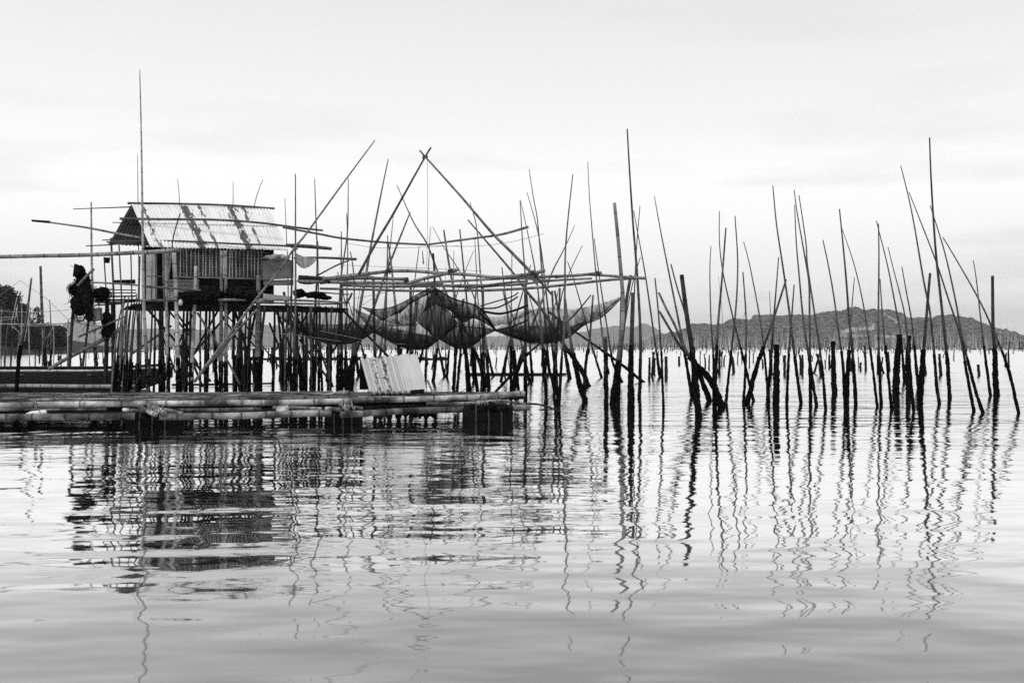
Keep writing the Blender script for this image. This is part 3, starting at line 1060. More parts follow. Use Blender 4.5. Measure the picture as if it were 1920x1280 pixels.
def build_hut():
    base = G(1.7, 0, 0)
    hut = thing('stilt_hut', 'small fishing hut on bamboo stilts with a rusty tin roof', 'hut', base)
    # roof: front slope of corrugated iron
    rl, rr_ = Vector(at(247, 384, 25.5)), Vector(at(503, 389, 27.0))
    el, er = Vector(at(282, 464, 24.0)), Vector(at(541, 470, 25.45))

    def slope(p00, p10, p01, p11, lap):
        per = .085
        Lr = (p10 - p00).length

        def fn(u, v):
            p = p00.lerp(p10, u).lerp(p01.lerp(p11, u), v)
            nrm = (p10 - p00).cross(p01 - p00).normalized()
            if nrm.z < 0:
                nrm = -nrm
            s = math.sin(u * Lr / per * 2 * math.pi) * .014
            s += .02 * mnoise.noise(p * 1.3) + (.012 if v > lap else 0)
            p = p + nrm * s
            if v > .99:
                p = p + (p01 - p00).normalized() * (.02 * mnoise.noise(Vector((u * 30, 0, 0))))
            return p, (u * Lr, v)
        return fn, int(Lr / per * 8)
    fn, nu = slope(rl, rr_, el, er, .47)
    roof = MB().grid(fn, nu, 14).build('roof', 'roof', hut)
    sol = roof.modifiers.new('thickness', 'SOLIDIFY')
    sol.thickness = .006
    # rear slope, seen from below through the open gable
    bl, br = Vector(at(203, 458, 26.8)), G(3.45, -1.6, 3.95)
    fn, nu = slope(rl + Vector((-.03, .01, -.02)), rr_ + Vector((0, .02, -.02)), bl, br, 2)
    rear = MB().grid(fn, nu, 8).build('rear_roof', 'roof_shaded', hut)
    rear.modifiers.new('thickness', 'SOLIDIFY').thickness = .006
    # roof poles
    stick(hut, 'ridge_pole', [(239, 381), (330, 382), (430, 385), (515, 391)], 4.5, 4, 25.6, .10, dd=1.4)
    stick(hut, 'roof_pole', [(224, 410), (300, 411), (400, 412), (480, 417), (560, 427), (605, 432)], 5, 4, 24.5, .12, dd=1.6)
    stick(hut, 'eave_pole', [(200, 454), (260, 452), (340, 452), (440, 457), (536, 461), (622, 467)], 3, 4.5, 23.8, .12, dd=1.8)
    stick(hut, 'rafter', [(226, 420), (262, 422)], 3.5, 3.5, 26.2, .08)
    stick(hut, 'rafter', [(211, 417), (262, 419)], 1.5, 2, 26.4, .06)
    stick(hut, 'rafter', [(161, 461), (205, 459), (262, 454)], 2, 3, 26.0, .1)
    stick(hut, 'rafter', [(192, 450), (262, 450)], 2, 3, 26.3, .08)
    stick(hut, 'rafter', [(137, 392), (190, 390), (247, 388)], 1.5, 2.5, 25.6, .08)
    stick(hut, 'rafter', [(551, 484), (600, 483), (669, 486)], 4, 5, 25.9, .1, dd=.3)
    stick(hut, 'rafter', [(536, 459), (580, 461), (622, 466)], 5, 5, 25.2, .14)
    # lattice wall of split bamboo
    m = MB()
    zb, zt = 2.98, 3.66
    a0, a1, b = .87, 3.02, 1.40
    k = 0
    x = a0
    while x <= a1:
        w = .03 if k % 2 else .022
        jz = U(-.03, .03)
        m.bar(G(x, b + .012, zb - .02), G(x + jz * .4, b + .012, zt), w, .012, .58 * U(.6, 1.25), up=Vector((vx, vy, 0)))
        x += .085 * U(.8, 1.2)
        k += 1
    z = zb + .03
    while z < zt:
        m.bar(G(a0, b - .006, z), G(a1, b - .006, z + U(-.01, .01)), .012, .017, .34 * U(.4, 1.2))
        z += .043
    m.bar(G(a0 - .08, b + .035, zb - .03), G(a1 + .1, b + .035, zb - .02), .04, .045, .28)
    m.build('lattice_wall', 'bamboo', hut, smooth=False)
    # inner and rear walls, indoor shade put into a near-black wood
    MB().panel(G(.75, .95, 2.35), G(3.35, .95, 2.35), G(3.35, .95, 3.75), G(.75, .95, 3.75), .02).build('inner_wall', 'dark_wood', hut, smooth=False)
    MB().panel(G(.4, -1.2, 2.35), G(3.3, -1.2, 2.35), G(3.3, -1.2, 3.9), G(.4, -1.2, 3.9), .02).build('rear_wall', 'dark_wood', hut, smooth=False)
    # front wall, plank belt under the lattice
    m = MB()
    for q in range(4):
        p0, p1 = px_on(309, 545 - q * 6.2, 1.42), px_on(373, 545 - q * 6.2, 1.42)
        m.bar(p0, p1, .02, .07, .2)
    m.build('plank_wall', 'plank', hut, smooth=False)
    m = MB()
    for q in range(4):
        p0, p1 = px_on(374, 544 - q * 6.3, 1.30), px_on(488, 544 - q * 6.3, 1.30)
        m.bar(p0, p1, .02, .075, .2)
    m.build('plank_wall', 'dark_wood', hut, smooth=False)
    # tin patch under the planks
    c = [px_on(309, 548, 1.45), px_on(334, 548, 1.45), px_on(309, 565, 1.45)]

    def tinpatch(u, v):
        p = c[0].lerp(c[1], u) + (c[2] - c[0]) * v
        return p + Vector((vx, vy, 0)) * .012 * math.sin(v * 4.2 * 6.28), (u, v)
    MB().grid(tinpatch, 6, 40).build('tin_patch', 'sheet', hut)
    # tall pale boards beside the tall pole
    for (xa, xb, yt, yb, mt, bb) in ((274, 291, 474, 562, 'pale', 1.25), (294, 300, 472, 562, 'dark_wood', 1.22), (303, 309, 474, 556, 'dark_wood', 1.3), (292, 294, 472, 562, 'plank', 1.3)):
        MB().panel(px_on(xa, yb, bb), px_on(xb, yb, bb), px_on(xb, yt, bb), px_on(xa, yt, bb), .02).build('wall_board', mt, hut, smooth=False)
    # plywood panel and belt
    MB().panel(px_on(492, 525, 1.55), px_on(550, 522, 1.55), px_on(550, 488, 1.55), px_on(492, 489, 1.55), .018).build('plywood_panel', 'ply', hut, smooth=False)
    MB().panel(px_on(494, 535, 1.52), px_on(550, 535, 1.52), px_on(550, 524, 1.52), px_on(494, 526, 1.52), .018).build('plank_wall', 'plank', hut, smooth=False)
    MB().panel(px_on(493, 559, 1.5), px_on(548, 562, 1.5), px_on(548, 556, 1.5), px_on(493, 550, 1.5), .02).build('wall_board', 'pale', hut, smooth=False)
    # platform
    m = MB()
    for q in range(22):
        bq = 1.62 - q * .135
        m.bar(G(-.1 + U(-.05, .05), bq, 2.24 + U(-.012, .012)), G(3.75 + U(-.1, .1), bq, 2.27 + U(-.012, .012)), .12, .05, .05)
    m.build('platform', 'dark_wood', hut, smooth=False)
    m = MB()
    for q in range(8):
        bq = 1.5 - q * .14
        m.bar(G(3.76, bq, 2.26 + U(-.01, .01)), G(5.15 - q * .05, bq, 2.22 + U(-.01, .01)), .11, .05, .05)
    m.build('side_deck', 'dark_wood', hut, smooth=False)
    MB().panel(G(-.05, 1.66, 2.10), G(5.0, 1.66, 2.13), G(5.0, 1.66, 2.22), G(-.05, 1.66, 2.22), .03).build('fascia', 'dark_wood', hut, smooth=False)
    stick(hut, 'deck_beam', [(262, 563), (330, 563), (345, 563)], 5, 5, 23.9, .2)
    stick(hut, 'deck_beam', [(408, 562), (480, 562), (560, 563), (655, 568)], 5, 4, 24.0, .26, dd=1.8)
    stick(hut, 'deck_beam', [(490, 567), (560, 569), (640, 570)], 3.5, 3, 24.3, .14, dd=1.5)
    stick(hut, 'deck_beam', [(482, 567), (494, 562)], 8, 8, 23.7, .24)
    stick(hut, 'rail', [(272, 537), (320, 540), (376, 544)], 5, 3, 23.7, .16)
    stick(hut, 'rail', [(268, 518), (308, 518)], 2, 2, 23.7, .12)
    # verge: extra posts of the front wall
    for pts, w, tn in (([(306, 462), (307, 520), (309, 575)], 4, .16), ([(316, 470), (314, 520), (312, 530)], 3, .2), ([(322, 466), (318, 500), (313, 530)], 4, .2),
                       ([(338, 400), (326, 440), (322, 468)], 2.5, .08), ([(285, 478), (284, 562)], 3, .3), ([(262, 480), (260, 560)], 4, .1)):
        stick(hut, 'post', pts, w, w, 23.9, tn)
    # stilts, front row: the light on it put into paler tones
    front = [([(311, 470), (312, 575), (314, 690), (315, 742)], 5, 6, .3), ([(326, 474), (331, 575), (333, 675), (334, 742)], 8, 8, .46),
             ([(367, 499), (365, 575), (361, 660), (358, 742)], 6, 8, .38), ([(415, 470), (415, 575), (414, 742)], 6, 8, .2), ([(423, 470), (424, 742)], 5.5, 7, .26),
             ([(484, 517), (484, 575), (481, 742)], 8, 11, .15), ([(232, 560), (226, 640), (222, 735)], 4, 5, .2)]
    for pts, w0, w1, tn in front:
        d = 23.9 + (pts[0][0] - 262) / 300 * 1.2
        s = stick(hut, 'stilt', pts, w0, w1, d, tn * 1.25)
        pb, pt = at(pts[-1][0], 742, d), at(pts[-1][0] + (pts[-2][0] - pts[-1][0]) * .35, 672 + U(-8, 8), d)
        pb.z = -.6
        MB().tube([pb, pt], w1 * d / F * .62, w1 * d / F * .52, 9, .02, knots=0, lump=.22, step=.06, smooth=False).build('mussel_crust', 'crust', s)
    # back rows, unlit look put into darker tones, dark against the water
    xs = [286, 291, 300, 304, 318, 345, 352, 358, 376, 387, 394, 400, 428, 437, 441, 448, 455, 463, 470, 489, 497, 515, 520, 531, 540, 557, 566, 575, 583, 594, 600, 611, 622]
    for i, x in enumerate(xs):
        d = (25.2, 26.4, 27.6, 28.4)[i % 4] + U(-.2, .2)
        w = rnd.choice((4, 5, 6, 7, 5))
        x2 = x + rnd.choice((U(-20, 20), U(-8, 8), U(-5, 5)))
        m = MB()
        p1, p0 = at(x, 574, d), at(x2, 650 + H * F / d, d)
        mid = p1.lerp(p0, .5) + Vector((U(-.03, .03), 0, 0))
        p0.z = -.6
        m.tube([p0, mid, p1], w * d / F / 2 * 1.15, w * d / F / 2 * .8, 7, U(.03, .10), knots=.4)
        s = m.build('stilt', 'bamboo', hut)
        zt = U(.8, 1.3)
        MB().tube([p0, p0.lerp(p1, (zt + .6) / (p1.z + .6))], w * d / F * .62, w * d / F * .5, 8, .02, knots=0, lump=.34, step=.07, smooth=False).build('mussel_crust', 'crust', s)
    for pts, w, tn, d in (([(277, 580), (356, 670), (395, 715)], 5, .03, 25), ([(315, 581), (358, 631)], 4, .05, 25.2), ([(322, 573), (356, 622)], 4, .04, 25.8),
                          ([(370, 586), (423, 670), (449, 720)], 4.5, .14, 24.2), ([(411, 578), (368, 655), (350, 690)], 4, .03, 25.3), ([(435, 580), (372, 653), (340, 700)], 4.5, .04, 25.6),
                          ([(440, 580), (471, 684), (480, 720)], 5, .03, 26), ([(480, 580), (459, 684), (452, 720)], 5, .03, 26.3), ([(353, 677), (334, 713)], 6, .03, 25),
                          ([(378, 575), (394, 584)], 3, .05, 24.8), ([(520, 585), (548, 660)], 4, .04, 26.2), ([(582, 575), (550, 640)], 3.5, .04, 26.4), ([(545, 575), (575, 625), (600, 665)], 4, .04, 26.8),
                          ([(345, 640), (380, 725)], 5, .03, 26), ([(505, 605), (535, 680)], 4, .04, 27), ([(640, 578), (700, 640), (728, 668)], 5, .04, 26.5), ([(662, 600), (610, 680)], 4, .04, 27)):
        stick(hut, 'brace', pts, w, w * .95, d, tn)
    for q in range(14):
        xa = U(285, 640)
        ya = U(578, 640)
        dx, dy = rnd.choice((-1, 1)) * U(25, 75), U(50, 110)
        stick(hut, 'brace', [(xa, ya), (xa + dx, min(ya + dy, 728))], U(2.5, 4.5), U(2.5, 4.5), U(25.4, 28), U(.03, .12))
    # fan of sticks under the walkway
    for i in range(13):
        xt = 234 + i * 2.5 + U(-3, 3)
        xb = 208 + i * 4.8 + U(-5, 5)
        d = 25.4 + U(-.5, .5)
        s = stick(hut, 'stilt', [(xt, 556 + U(-6, 12)), ((xt + xb) / 2 + U(-2, 2), 625), (xb, 650 + H * F / d)], 2.4, 4, d, U(.06, .3))
        p0, p1 = at(xb, 650 + H * F / d, d), at(xb + (xt - xb) * .4, 676 + U(-8, 8), d)
        MB().tube([p0 + Vector((0, 0, -.4)), p1], .033, .026, 8, .02, knots=0, lump=.25, step=.07, smooth=False).build('mussel_crust', 'crust', s)
    # walkway with railing towards the net bundles
    wd = 25.6
    for pts, w, tn in (([(165, 529), (210, 531), (262, 535)], 3.5, .3), ([(200, 543), (255, 544)], 2, .08), ([(196, 549), (255, 549)], 2, .06), ([(205, 556), (256, 555)], 3, .05),
                       ([(178, 566), (220, 567), (262, 563)], 4, .22), ([(178, 572), (234, 569)], 3, .24)):
        stick(hut, 'rail', pts, w, w, wd, tn)
    MB().panel(at(214, 532, 25.9), at(254, 532, 25.9), at(254, 524, 25.9), at(214, 525, 25.9), .03).build('rail_board', 'dark_wood', hut, smooth=False)
    for pts, w, tn in (([(195, 482), (198, 530), (200, 566)], 2.5, .12), ([(208, 446), (210, 484), (213, 561), (214, 720)], 4, .12), ([(223, 456), (225, 500), (228, 565), (231, 720)], 3, .2),
                       ([(201, 560), (200, 640), (198, 720)], 8, .03), ([(212, 566), (213, 640), (213, 725)], 9, .05), ([(245, 470), (246, 500), (247, 560)], 2.5, .1)):
        stick(hut, 'post', pts, w, w, wd, tn)
    # deck planking of the walkway
    m = MB()
    for q in range(6):
        m.bar(at(176, 563, 25.2 + q * .2), at(262, 562, 25.2 + q * .2), .16, .04, .1)
    m.build('walkway_deck', 'dark_wood', hut, smooth=False)


build_hut()

# loose things on and round the hut
def mast(name, pts, w0, w1, d, tone, label, cat='pole', dd=0.0):
    n = len(pts) - 1
    P = [at(x, y, d + dd * i / n) for i, (x, y) in enumerate(pts)]
    m = MB()
    m.tube(P, w0 * d / F / 2, w1 * d / F / 2, 9, tone, knots=.38)
    return tag(m.build(name, 'bamboo', None, P[0]), label, cat)


mast('bamboo_beam', [(-60, 483), (60, 480), (160, 478), (245, 474), (275, 473), (335, 469)], 7, 8, 22.6, .3, 'thick level bamboo running from the frame edge to the hut', 'beam')
bl_ = mast('oar', [(93, 417), (130, 422), (170, 428), (220, 438), (263, 446)], 3, 5, 23.5, .24, 'long dark-bladed oar slung from the pale pole', 'oar')
MB().panel(at(58, 411.5, 23.5), at(94, 414, 23.5), at(96, 419, 23.5), at(60, 415.5, 23.5), .03).build('blade', 'dark_wood', bl_, smooth=False)
mast('bamboo_beam', [(703, 263), (640, 348), (575, 437), (552, 465), (520, 512), (487, 552), (411, 653), (364, 716)], 2.2, 6, 22.4, .22, 'very long slanting bamboo lashed at the eave corner', 'beam', dd=-.4)
mast('bamboo_beam', [(482, 580), (440, 624), (411, 662), (385, 690)], 4.5, 5, 23.4, .16, 'shorter slanting bamboo just under the very long one', 'beam')
mast('ramp_pole', [(236, 609), (205, 630), (160, 654), (120, 675), (92, 692)], 8, 7, 24.6, .2, 'thick slanting bamboo rising from boat to walkway', 'beam')
mast('ramp_pole', [(237, 592), (190, 613), (148, 631)], 3.5, 4, 24.4, .16, 'slim slanting bamboo above the thick slanting one', 'beam')


def net_bundle(label, blobs, d, strands, loops):
    t = thing('net_bundle', label, 'net', at(blobs[0][0], blobs[0][1], d))
    m = MB()
    k = d / F
    for i, (x, y, rx, ry) in enumerate(blobs):
        m.lump(at(x, y, d + U(-.1, .1)), rx * k, rx * k * .9, ry * k, 34, 26, .16, 3.6, i * 3.1 + blobs[0][0])
    m.build('net_heap', 'net_heap', t)
    s = MB()
    for q in range(strands):
        x, y, rx, ry = rnd.choice(blobs)
        a = U(0, 6.28)
        p = at(x + math.cos(a) * rx * U(.7, 1.15), y + math.sin(a) * ry * U(.6, 1.1), d - U(0, .25))
        pts = [p]
        for w in range(4):
            pts.append(pts[-1] + Vector((U(-.09, .09), U(-.05, .05), U(-.14, .06))))
        s.tube(pts, .006, .006, 4, .1, knots=0)
    for (x, y, r) in loops:
        for q in range(16):
            c = at(x + U(-r, r) * .4, y + U(-r, r) * .4, d - .1)
            rr = r * k * U(.5, 1)
            ax = U(0, 6.28)
            s.tube([c + Vector((math.cos(b) * rr, math.sin(ax) * .05 * math.sin(b), math.sin(b) * rr * U(.8, 1.1))) for b in [j * .7 for j in range(10)]], .004, .004, 4, .2, knots=0)
    s.build('loose_mesh', 'net_heap', t)
    return t


nb = net_bundle('big dark fishing net bundle hung on a post beyond the walkway', [(151, 514, 9, 17), (154, 540, 15, 23), (150, 570, 17, 21), (165, 562, 10, 29), (137, 544, 7, 10), (158, 530, 11, 20), (156, 556, 14, 18)], 24.2, 60, [(135, 540, 9), (147, 592, 11)])
MB().panel(at(141, 519, 24.1), at(161, 513, 24.1), at(149, 497, 24.1), at(144, 495, 24.1), .14).build('folded_tip', 'net_heap', nb)
net_bundle('round dark net bundle hung beside the walkway rail', [(189, 551, 15, 12), (196, 548, 9, 10)], 24.6, 26, [(200, 552, 8)])
net_bundle('dark net bundle hanging under the walkway', [(200, 600, 10, 16), (203, 618, 9, 13), (196, 624, 6, 10)], 24.6, 26, [(206, 610, 9)])
net_bundle('net bundle hanging below the big one beside a crate', [(167, 590, 7, 13)], 24.2, 12, [])
mast('bamboo_stake', [(145, 536), (160, 520), (176, 504)], 4, 5.5, 23.9, .2, 'short bamboo stub poking out of the big net bundle', 'stake')
mast('bamboo_stake', [(138, 575), (134, 620), (130, 690)], 6, 6, 24.4, .05, 'dark stake that carries the big net bundle', 'stake')
mast('bamboo_stake', [(166, 600), (160, 650), (154, 692)], 4, 5, 24.6, .06, 'dark stake under the smaller bundle beside the crate', 'stake')
t = thing('crate', 'grey crate hanging beside the pale upright pole', 'crate', at(186, 590, 24.5))
MB().panel(at(177, 603, 24.4), at(194, 599, 24.4), at(191, 580, 24.4), at(176, 582, 24.4), .2).build('body', 'ply', t, smooth=False)
MB().panel(at(176, 582, 24.38), at(192, 580, 24.38), at(191.5, 577, 24.38), at(176, 579, 24.38), .22).build('rim', 'plank', t, smooth=False)
t = thing('bucket', 'small dark bucket hanging from a rail post', 'bucket', at(201, 488, 25.3))
m = MB()
m.tube([at(201, 493, 25.3), at(201, 483, 25.3)], .055, .075, 14, .02, knots=0, smooth=False)
m.build('body', 'drum', t)
MB().tube([at(196, 483, 25.3), at(199, 478, 25.3), at(203, 478, 25.3), at(206, 483, 25.3)], .006, .006, 5, .1, knots=0).build('handle', 'rope', t)


# black nets heaped under the lattice, light jug, tarpaulin
def heap(label, blobs, d):
    m = MB()
    for i, (x, y, rx, ry) in enumerate(blobs):
        m.lump(at(x, y, d), rx * d / F, .3, ry * d / F, 28, 18, .3, 2.4, x * .1)
    tag(m.build('net_heap', 'net_heap', None, at(blobs[0][0], blobs[0][1], d)), label, 'net')


heap('black net heap sagging over the deck edge by the jug', [(362, 558, 24, 13), (393, 553, 24, 18), (348, 560, 12, 9)], 24.1)
heap('black net heap stored on the deck between the stilts', [(448, 550, 26, 13), (430, 556, 14, 9), (470, 554, 14, 10)], 24.5)
heap('dark gear heap on the side deck beyond the plywood', [(575, 527, 16, 6), (590, 553, 20, 6), (562, 550, 12, 8), (609, 558, 12, 4)], 25.8)
t = thing('jug', 'small pale jug hanging at the deck edge', 'jug', at(339, 566, 23.6))
MB().lump(at(338.5, 567, 23.6), .05, .05, .075, 14, 10, .05).build('body', 'pale', t)
MB().tube([at(337, 562, 23.6), at(336, 557, 23.6)], .02, .018, 8, .2, knots=0, smooth=False).build('neck', 'dark_wood', t)
m = MB()
tl, tr, bl2, br2 = at(553, 474, 24.9), at(594, 484, 25.6), at(553, 490, 24.7), at(590, 492, 25.4)
m.grid(lambda u, v: ((tl.lerp(tr, u).lerp(bl2.lerp(br2, u), v) + Vector((0, -.1, -.12)) * math.sin(math.pi * u) * (.4 + v)), (u, v)), 20, 10)
o = m.build('tarpaulin', 'tarp', None, tl)
o.modifiers.new('thickness', 'SOLIDIFY').thickness = .01
tag(o, 'patterned grey tarpaulin slung below the eave corner', 'tarpaulin')
m = MB()
m.lump(at(520, 484, 24.9), 22 * 25 / F, .2, 6 * 25 / F, 26, 12, .6, 3, 5)
tag(m.build('sack', 'tarp', None, at(520, 484, 24.9)), 'crumpled pale sack stuffed above the plywood panel', 'sack')
MB_ = MB()
MB_.lump(at(500, 480, 25), 7 * 25 / F, .12, 7 * 25 / F, 18, 12, .3, 3, 2)
tag(MB_.build('net_heap', 'net_heap', None, at(500, 480, 25)), 'small black coil tucked under the eave above the plywood', 'coil')


# ------------------------------------------------------------------ frame of the lift net
def build_frame():
    fr = thing('lift_net_rig', 'bamboo lift net rig with two crossed booms', 'frame', at(840, 735, 25))

    def s(pts, w0, w1, d, tone, name='beam', dd=0.0):
        stick(fr, name, pts, w0, w1, d, tone, dd=dd)
    s([(808, 277), (795, 298), (738, 400), (703, 459), (673, 514)], 3.2, 6, 23.6, .10, 'boom', .6)
    s([(787, 282), (801, 298), (863, 367), (922, 436), (956, 470), (1003, 518)], 3, 6.5, 23.5, .22, 'boom', 1.0)
    s([(530, 426), (600, 439), (644, 447), (728, 455), (806, 459)], 4, 4, 24.8, .14, dd=.4)
    s([(798, 459), (850, 452), (887, 447), (942, 439), (991, 425)], 3.5, 5, 24.8, .2)
    s([(605, 524), (640, 519), (690, 513), (735, 508)], 8, 6, 24.6, .24)
    s([(725, 508), (775, 508), (825, 512), (880, 515), (930, 520), (990, 519)], 6.5, 6, 24.4, .28)
    s([(770, 529), (800, 521), (835, 513), (861, 504)], 6, 7, 24.2, .24)
    s([(920, 522), (960, 518), (1000, 513), (1022, 506)], 6, 7, 24.0, .22)
    s([(990, 520), (1040, 518), (1085, 516), (1128, 511)], 5.5, 5.5, 24.2, .2)
    s([(1040, 520), (1090, 515), (1128, 516), (1180, 520), (1212, 522)], 4.5, 5.5, 24.4, .2)
    s([(600, 530), (660, 522), (710, 522), (760, 524)], 7, 6, 25.2, .2)
    s([(560, 527), (620, 529), (700, 530), (780, 531), (830, 531)], 6, 6, 25.0, .24)
    s([(640, 534), (720, 537), (800, 536), (870, 535), (960, 534), (1035, 526), (1110, 522)], 6, 4, 25.2, .26)
    s([(600, 541), (700, 543), (760, 545), (850, 545), (940, 543), (1030, 538)], 4.5, 5, 25.6, .22)
    s([(900, 545), (980, 541), (1060, 534), (1120, 527), (1165, 523), (1208, 521)], 5, 5, 24.8, .22)
    s([(770, 534), (830, 528), (890, 525), (960, 522), (1030, 525)], 5.5, 4, 25.0, .3)
    s([(815, 535), (870, 538), (920, 537), (960, 533)], 4, 3, 25.3, .1)
    s([(870, 543), (905, 536), (950, 530), (990, 527)], 4, 4, 25.1, .22)
    s([(620, 520), (675, 517), (720, 523), (765, 522)], 4, 5, 25.7, .18)
    s([(560, 520), (600, 522), (640, 524)], 9, 7, 25.8, .05)
    s([(600, 548), (640, 551), (655, 552)], 2.5, 2.5, 25.9, .2)
    s([(596, 516), (630, 498), (655, 488)], 3, 3, 25.4, .1)
    s([(1003, 516), (1012, 527), (1024, 540), (1034, 552)], 5, 4, 24.2, .12)
    s([(996, 517), (1003, 526), (1008, 532)], 7, 7, 23.9, .24)
    s([(660, 549), (655, 560), (648, 568)], 4, 4, 25.5, .06)
    s([(812, 475), (814, 500), (815, 530)], 4, 4, 24.6, .02, 'post')
    s([(792, 470), (794, 495)], 1.5, 2.5, 25.2, .04, 'post')
    for (x, y, r) in ((797, 295, 5), (1002, 514, 8), (553, 463, 8), (729, 508, 6), (845, 508, 5), (615, 526, 6), (762, 526, 5), (1121, 512, 4.5)):
        m = MB()
        c = at(x, y, 23.8 if x > 700 else 24.6)
        k = 24 / F
        for q in range(6):
            a = U(0, 3.14)
            dv = Vector((math.cos(a), U(-.4, .4), math.sin(a))) * r * k
            m.tube([c - dv, c + Vector((0, -.05, 0)), c + dv], .016, .016, 5, .04, knots=0)
        m.build('lashing', 'bamboo', fr)
    # uprights that carry the frame
    for (x0, y0, x1, w, d) in ((1035, 545, 1048, 4, 24.8), (1050, 540, 1036, 3.5, 25), (1166, 525, 1158, 4, 25), (700, 520, 705, 5, 26), (770, 530, 770, 5, 26.5), (905, 535, 908, 5, 26.5), (985, 530, 985, 5, 26), (640, 530, 641, 5, 26.5)):
        p0, p1 = at(x1, 650 + H * F / d, d), at(x0, y0, d)
        p0.z = -.6
        m = MB()
        m.tube([p0, p0.lerp(p1, .5), p1], w * d / F / 2 * 1.3, w * d / F / 2, 7, .09, knots=.4)
        st = m.build('upright', 'bamboo', fr)
        MB().tube([p0, p0.lerp(p1, 1.7 / (p1.z + .6))], w * d / F * .85, w * d / F * .6, 8, .02, knots=0, lump=.3, step=.07, smooth=False).build('mussel_crust', 'crust', st)
    r = MB()
    for pts in ([(650, 456), (700, 464), (740, 465), (800, 463), (860, 461)], [(750, 457), (870, 462), (950, 455), (1020, 438)], [(640, 497), (720, 500), (800, 503), (900, 508)],
                [(680, 572), (715, 548), (740, 535)], [(801, 299), (802, 400), (800, 500)], [(600, 620), (700, 640), (760, 645)], [(470, 620), (560, 629), (640, 640)], [(660, 560), (700, 553), (760, 540)]):
        r.tube([at(x, y, 24.5) for x, y in pts], .007, .007, 4, .1, knots=0)
    r.build('rope', 'rope', fr)


build_frame()


# ------------------------------------------------------------------ the lift net itself: sagging mesh bags
def curve_at(pts, t):
    L = [0]
    for a, b in zip(pts, pts[1:]):
        L.append(L[-1] + math.hypot(b[0] - a[0], b[1] - a[1]))
    s = t * L[-1]
    i = 0
    while i < len(L) - 2 and L[i + 1] < s:
        i += 1
    q = (s - L[i]) / max(L[i + 1] - L[i], 1e-6)
    return pts[i][0] + (pts[i + 1][0] - pts[i][0]) * q, pts[i][1] + (pts[i + 1][1] - pts[i][1]) * q


def smooth2(pts):
    return [(p.x, p.y) for p in spline([Vector((x, y, 0)) for x, y in pts], 6)]


def net_sheet(parent, up, lo, d, bulge, mat, nu=60, nv=22):
    up, lo = smooth2(up), smooth2(lo)
    m = MB()

    def fn(u, v):
        x0, y0 = curve_at(up, u)
        x1, y1 = curve_at(lo, u)
        x, y = x0 + (x1 - x0) * v, y0 + (y1 - y0) * v
        dd = d + bulge * math.sin(math.pi * v * .5) * math.sin(math.pi * u) + .16 * mnoise.noise(Vector((u * 9, v * 2, d)))
        env = math.sin(math.pi * u)
        y += 4.5 * env * v * mnoise.noise(Vector((u * 7, d * 3, 1))) + 1.6 * env * v * mnoise.noise(Vector((u * 26, d * 3, 5)))
        x += 3 * env * v * mnoise.noise(Vector((u * 11, v * 3, d * 7)))
        return at(x, y, dd), (u, v)
    m.grid(fn, nu, nv)
    return m.build('net_or_strip', mat, parent)


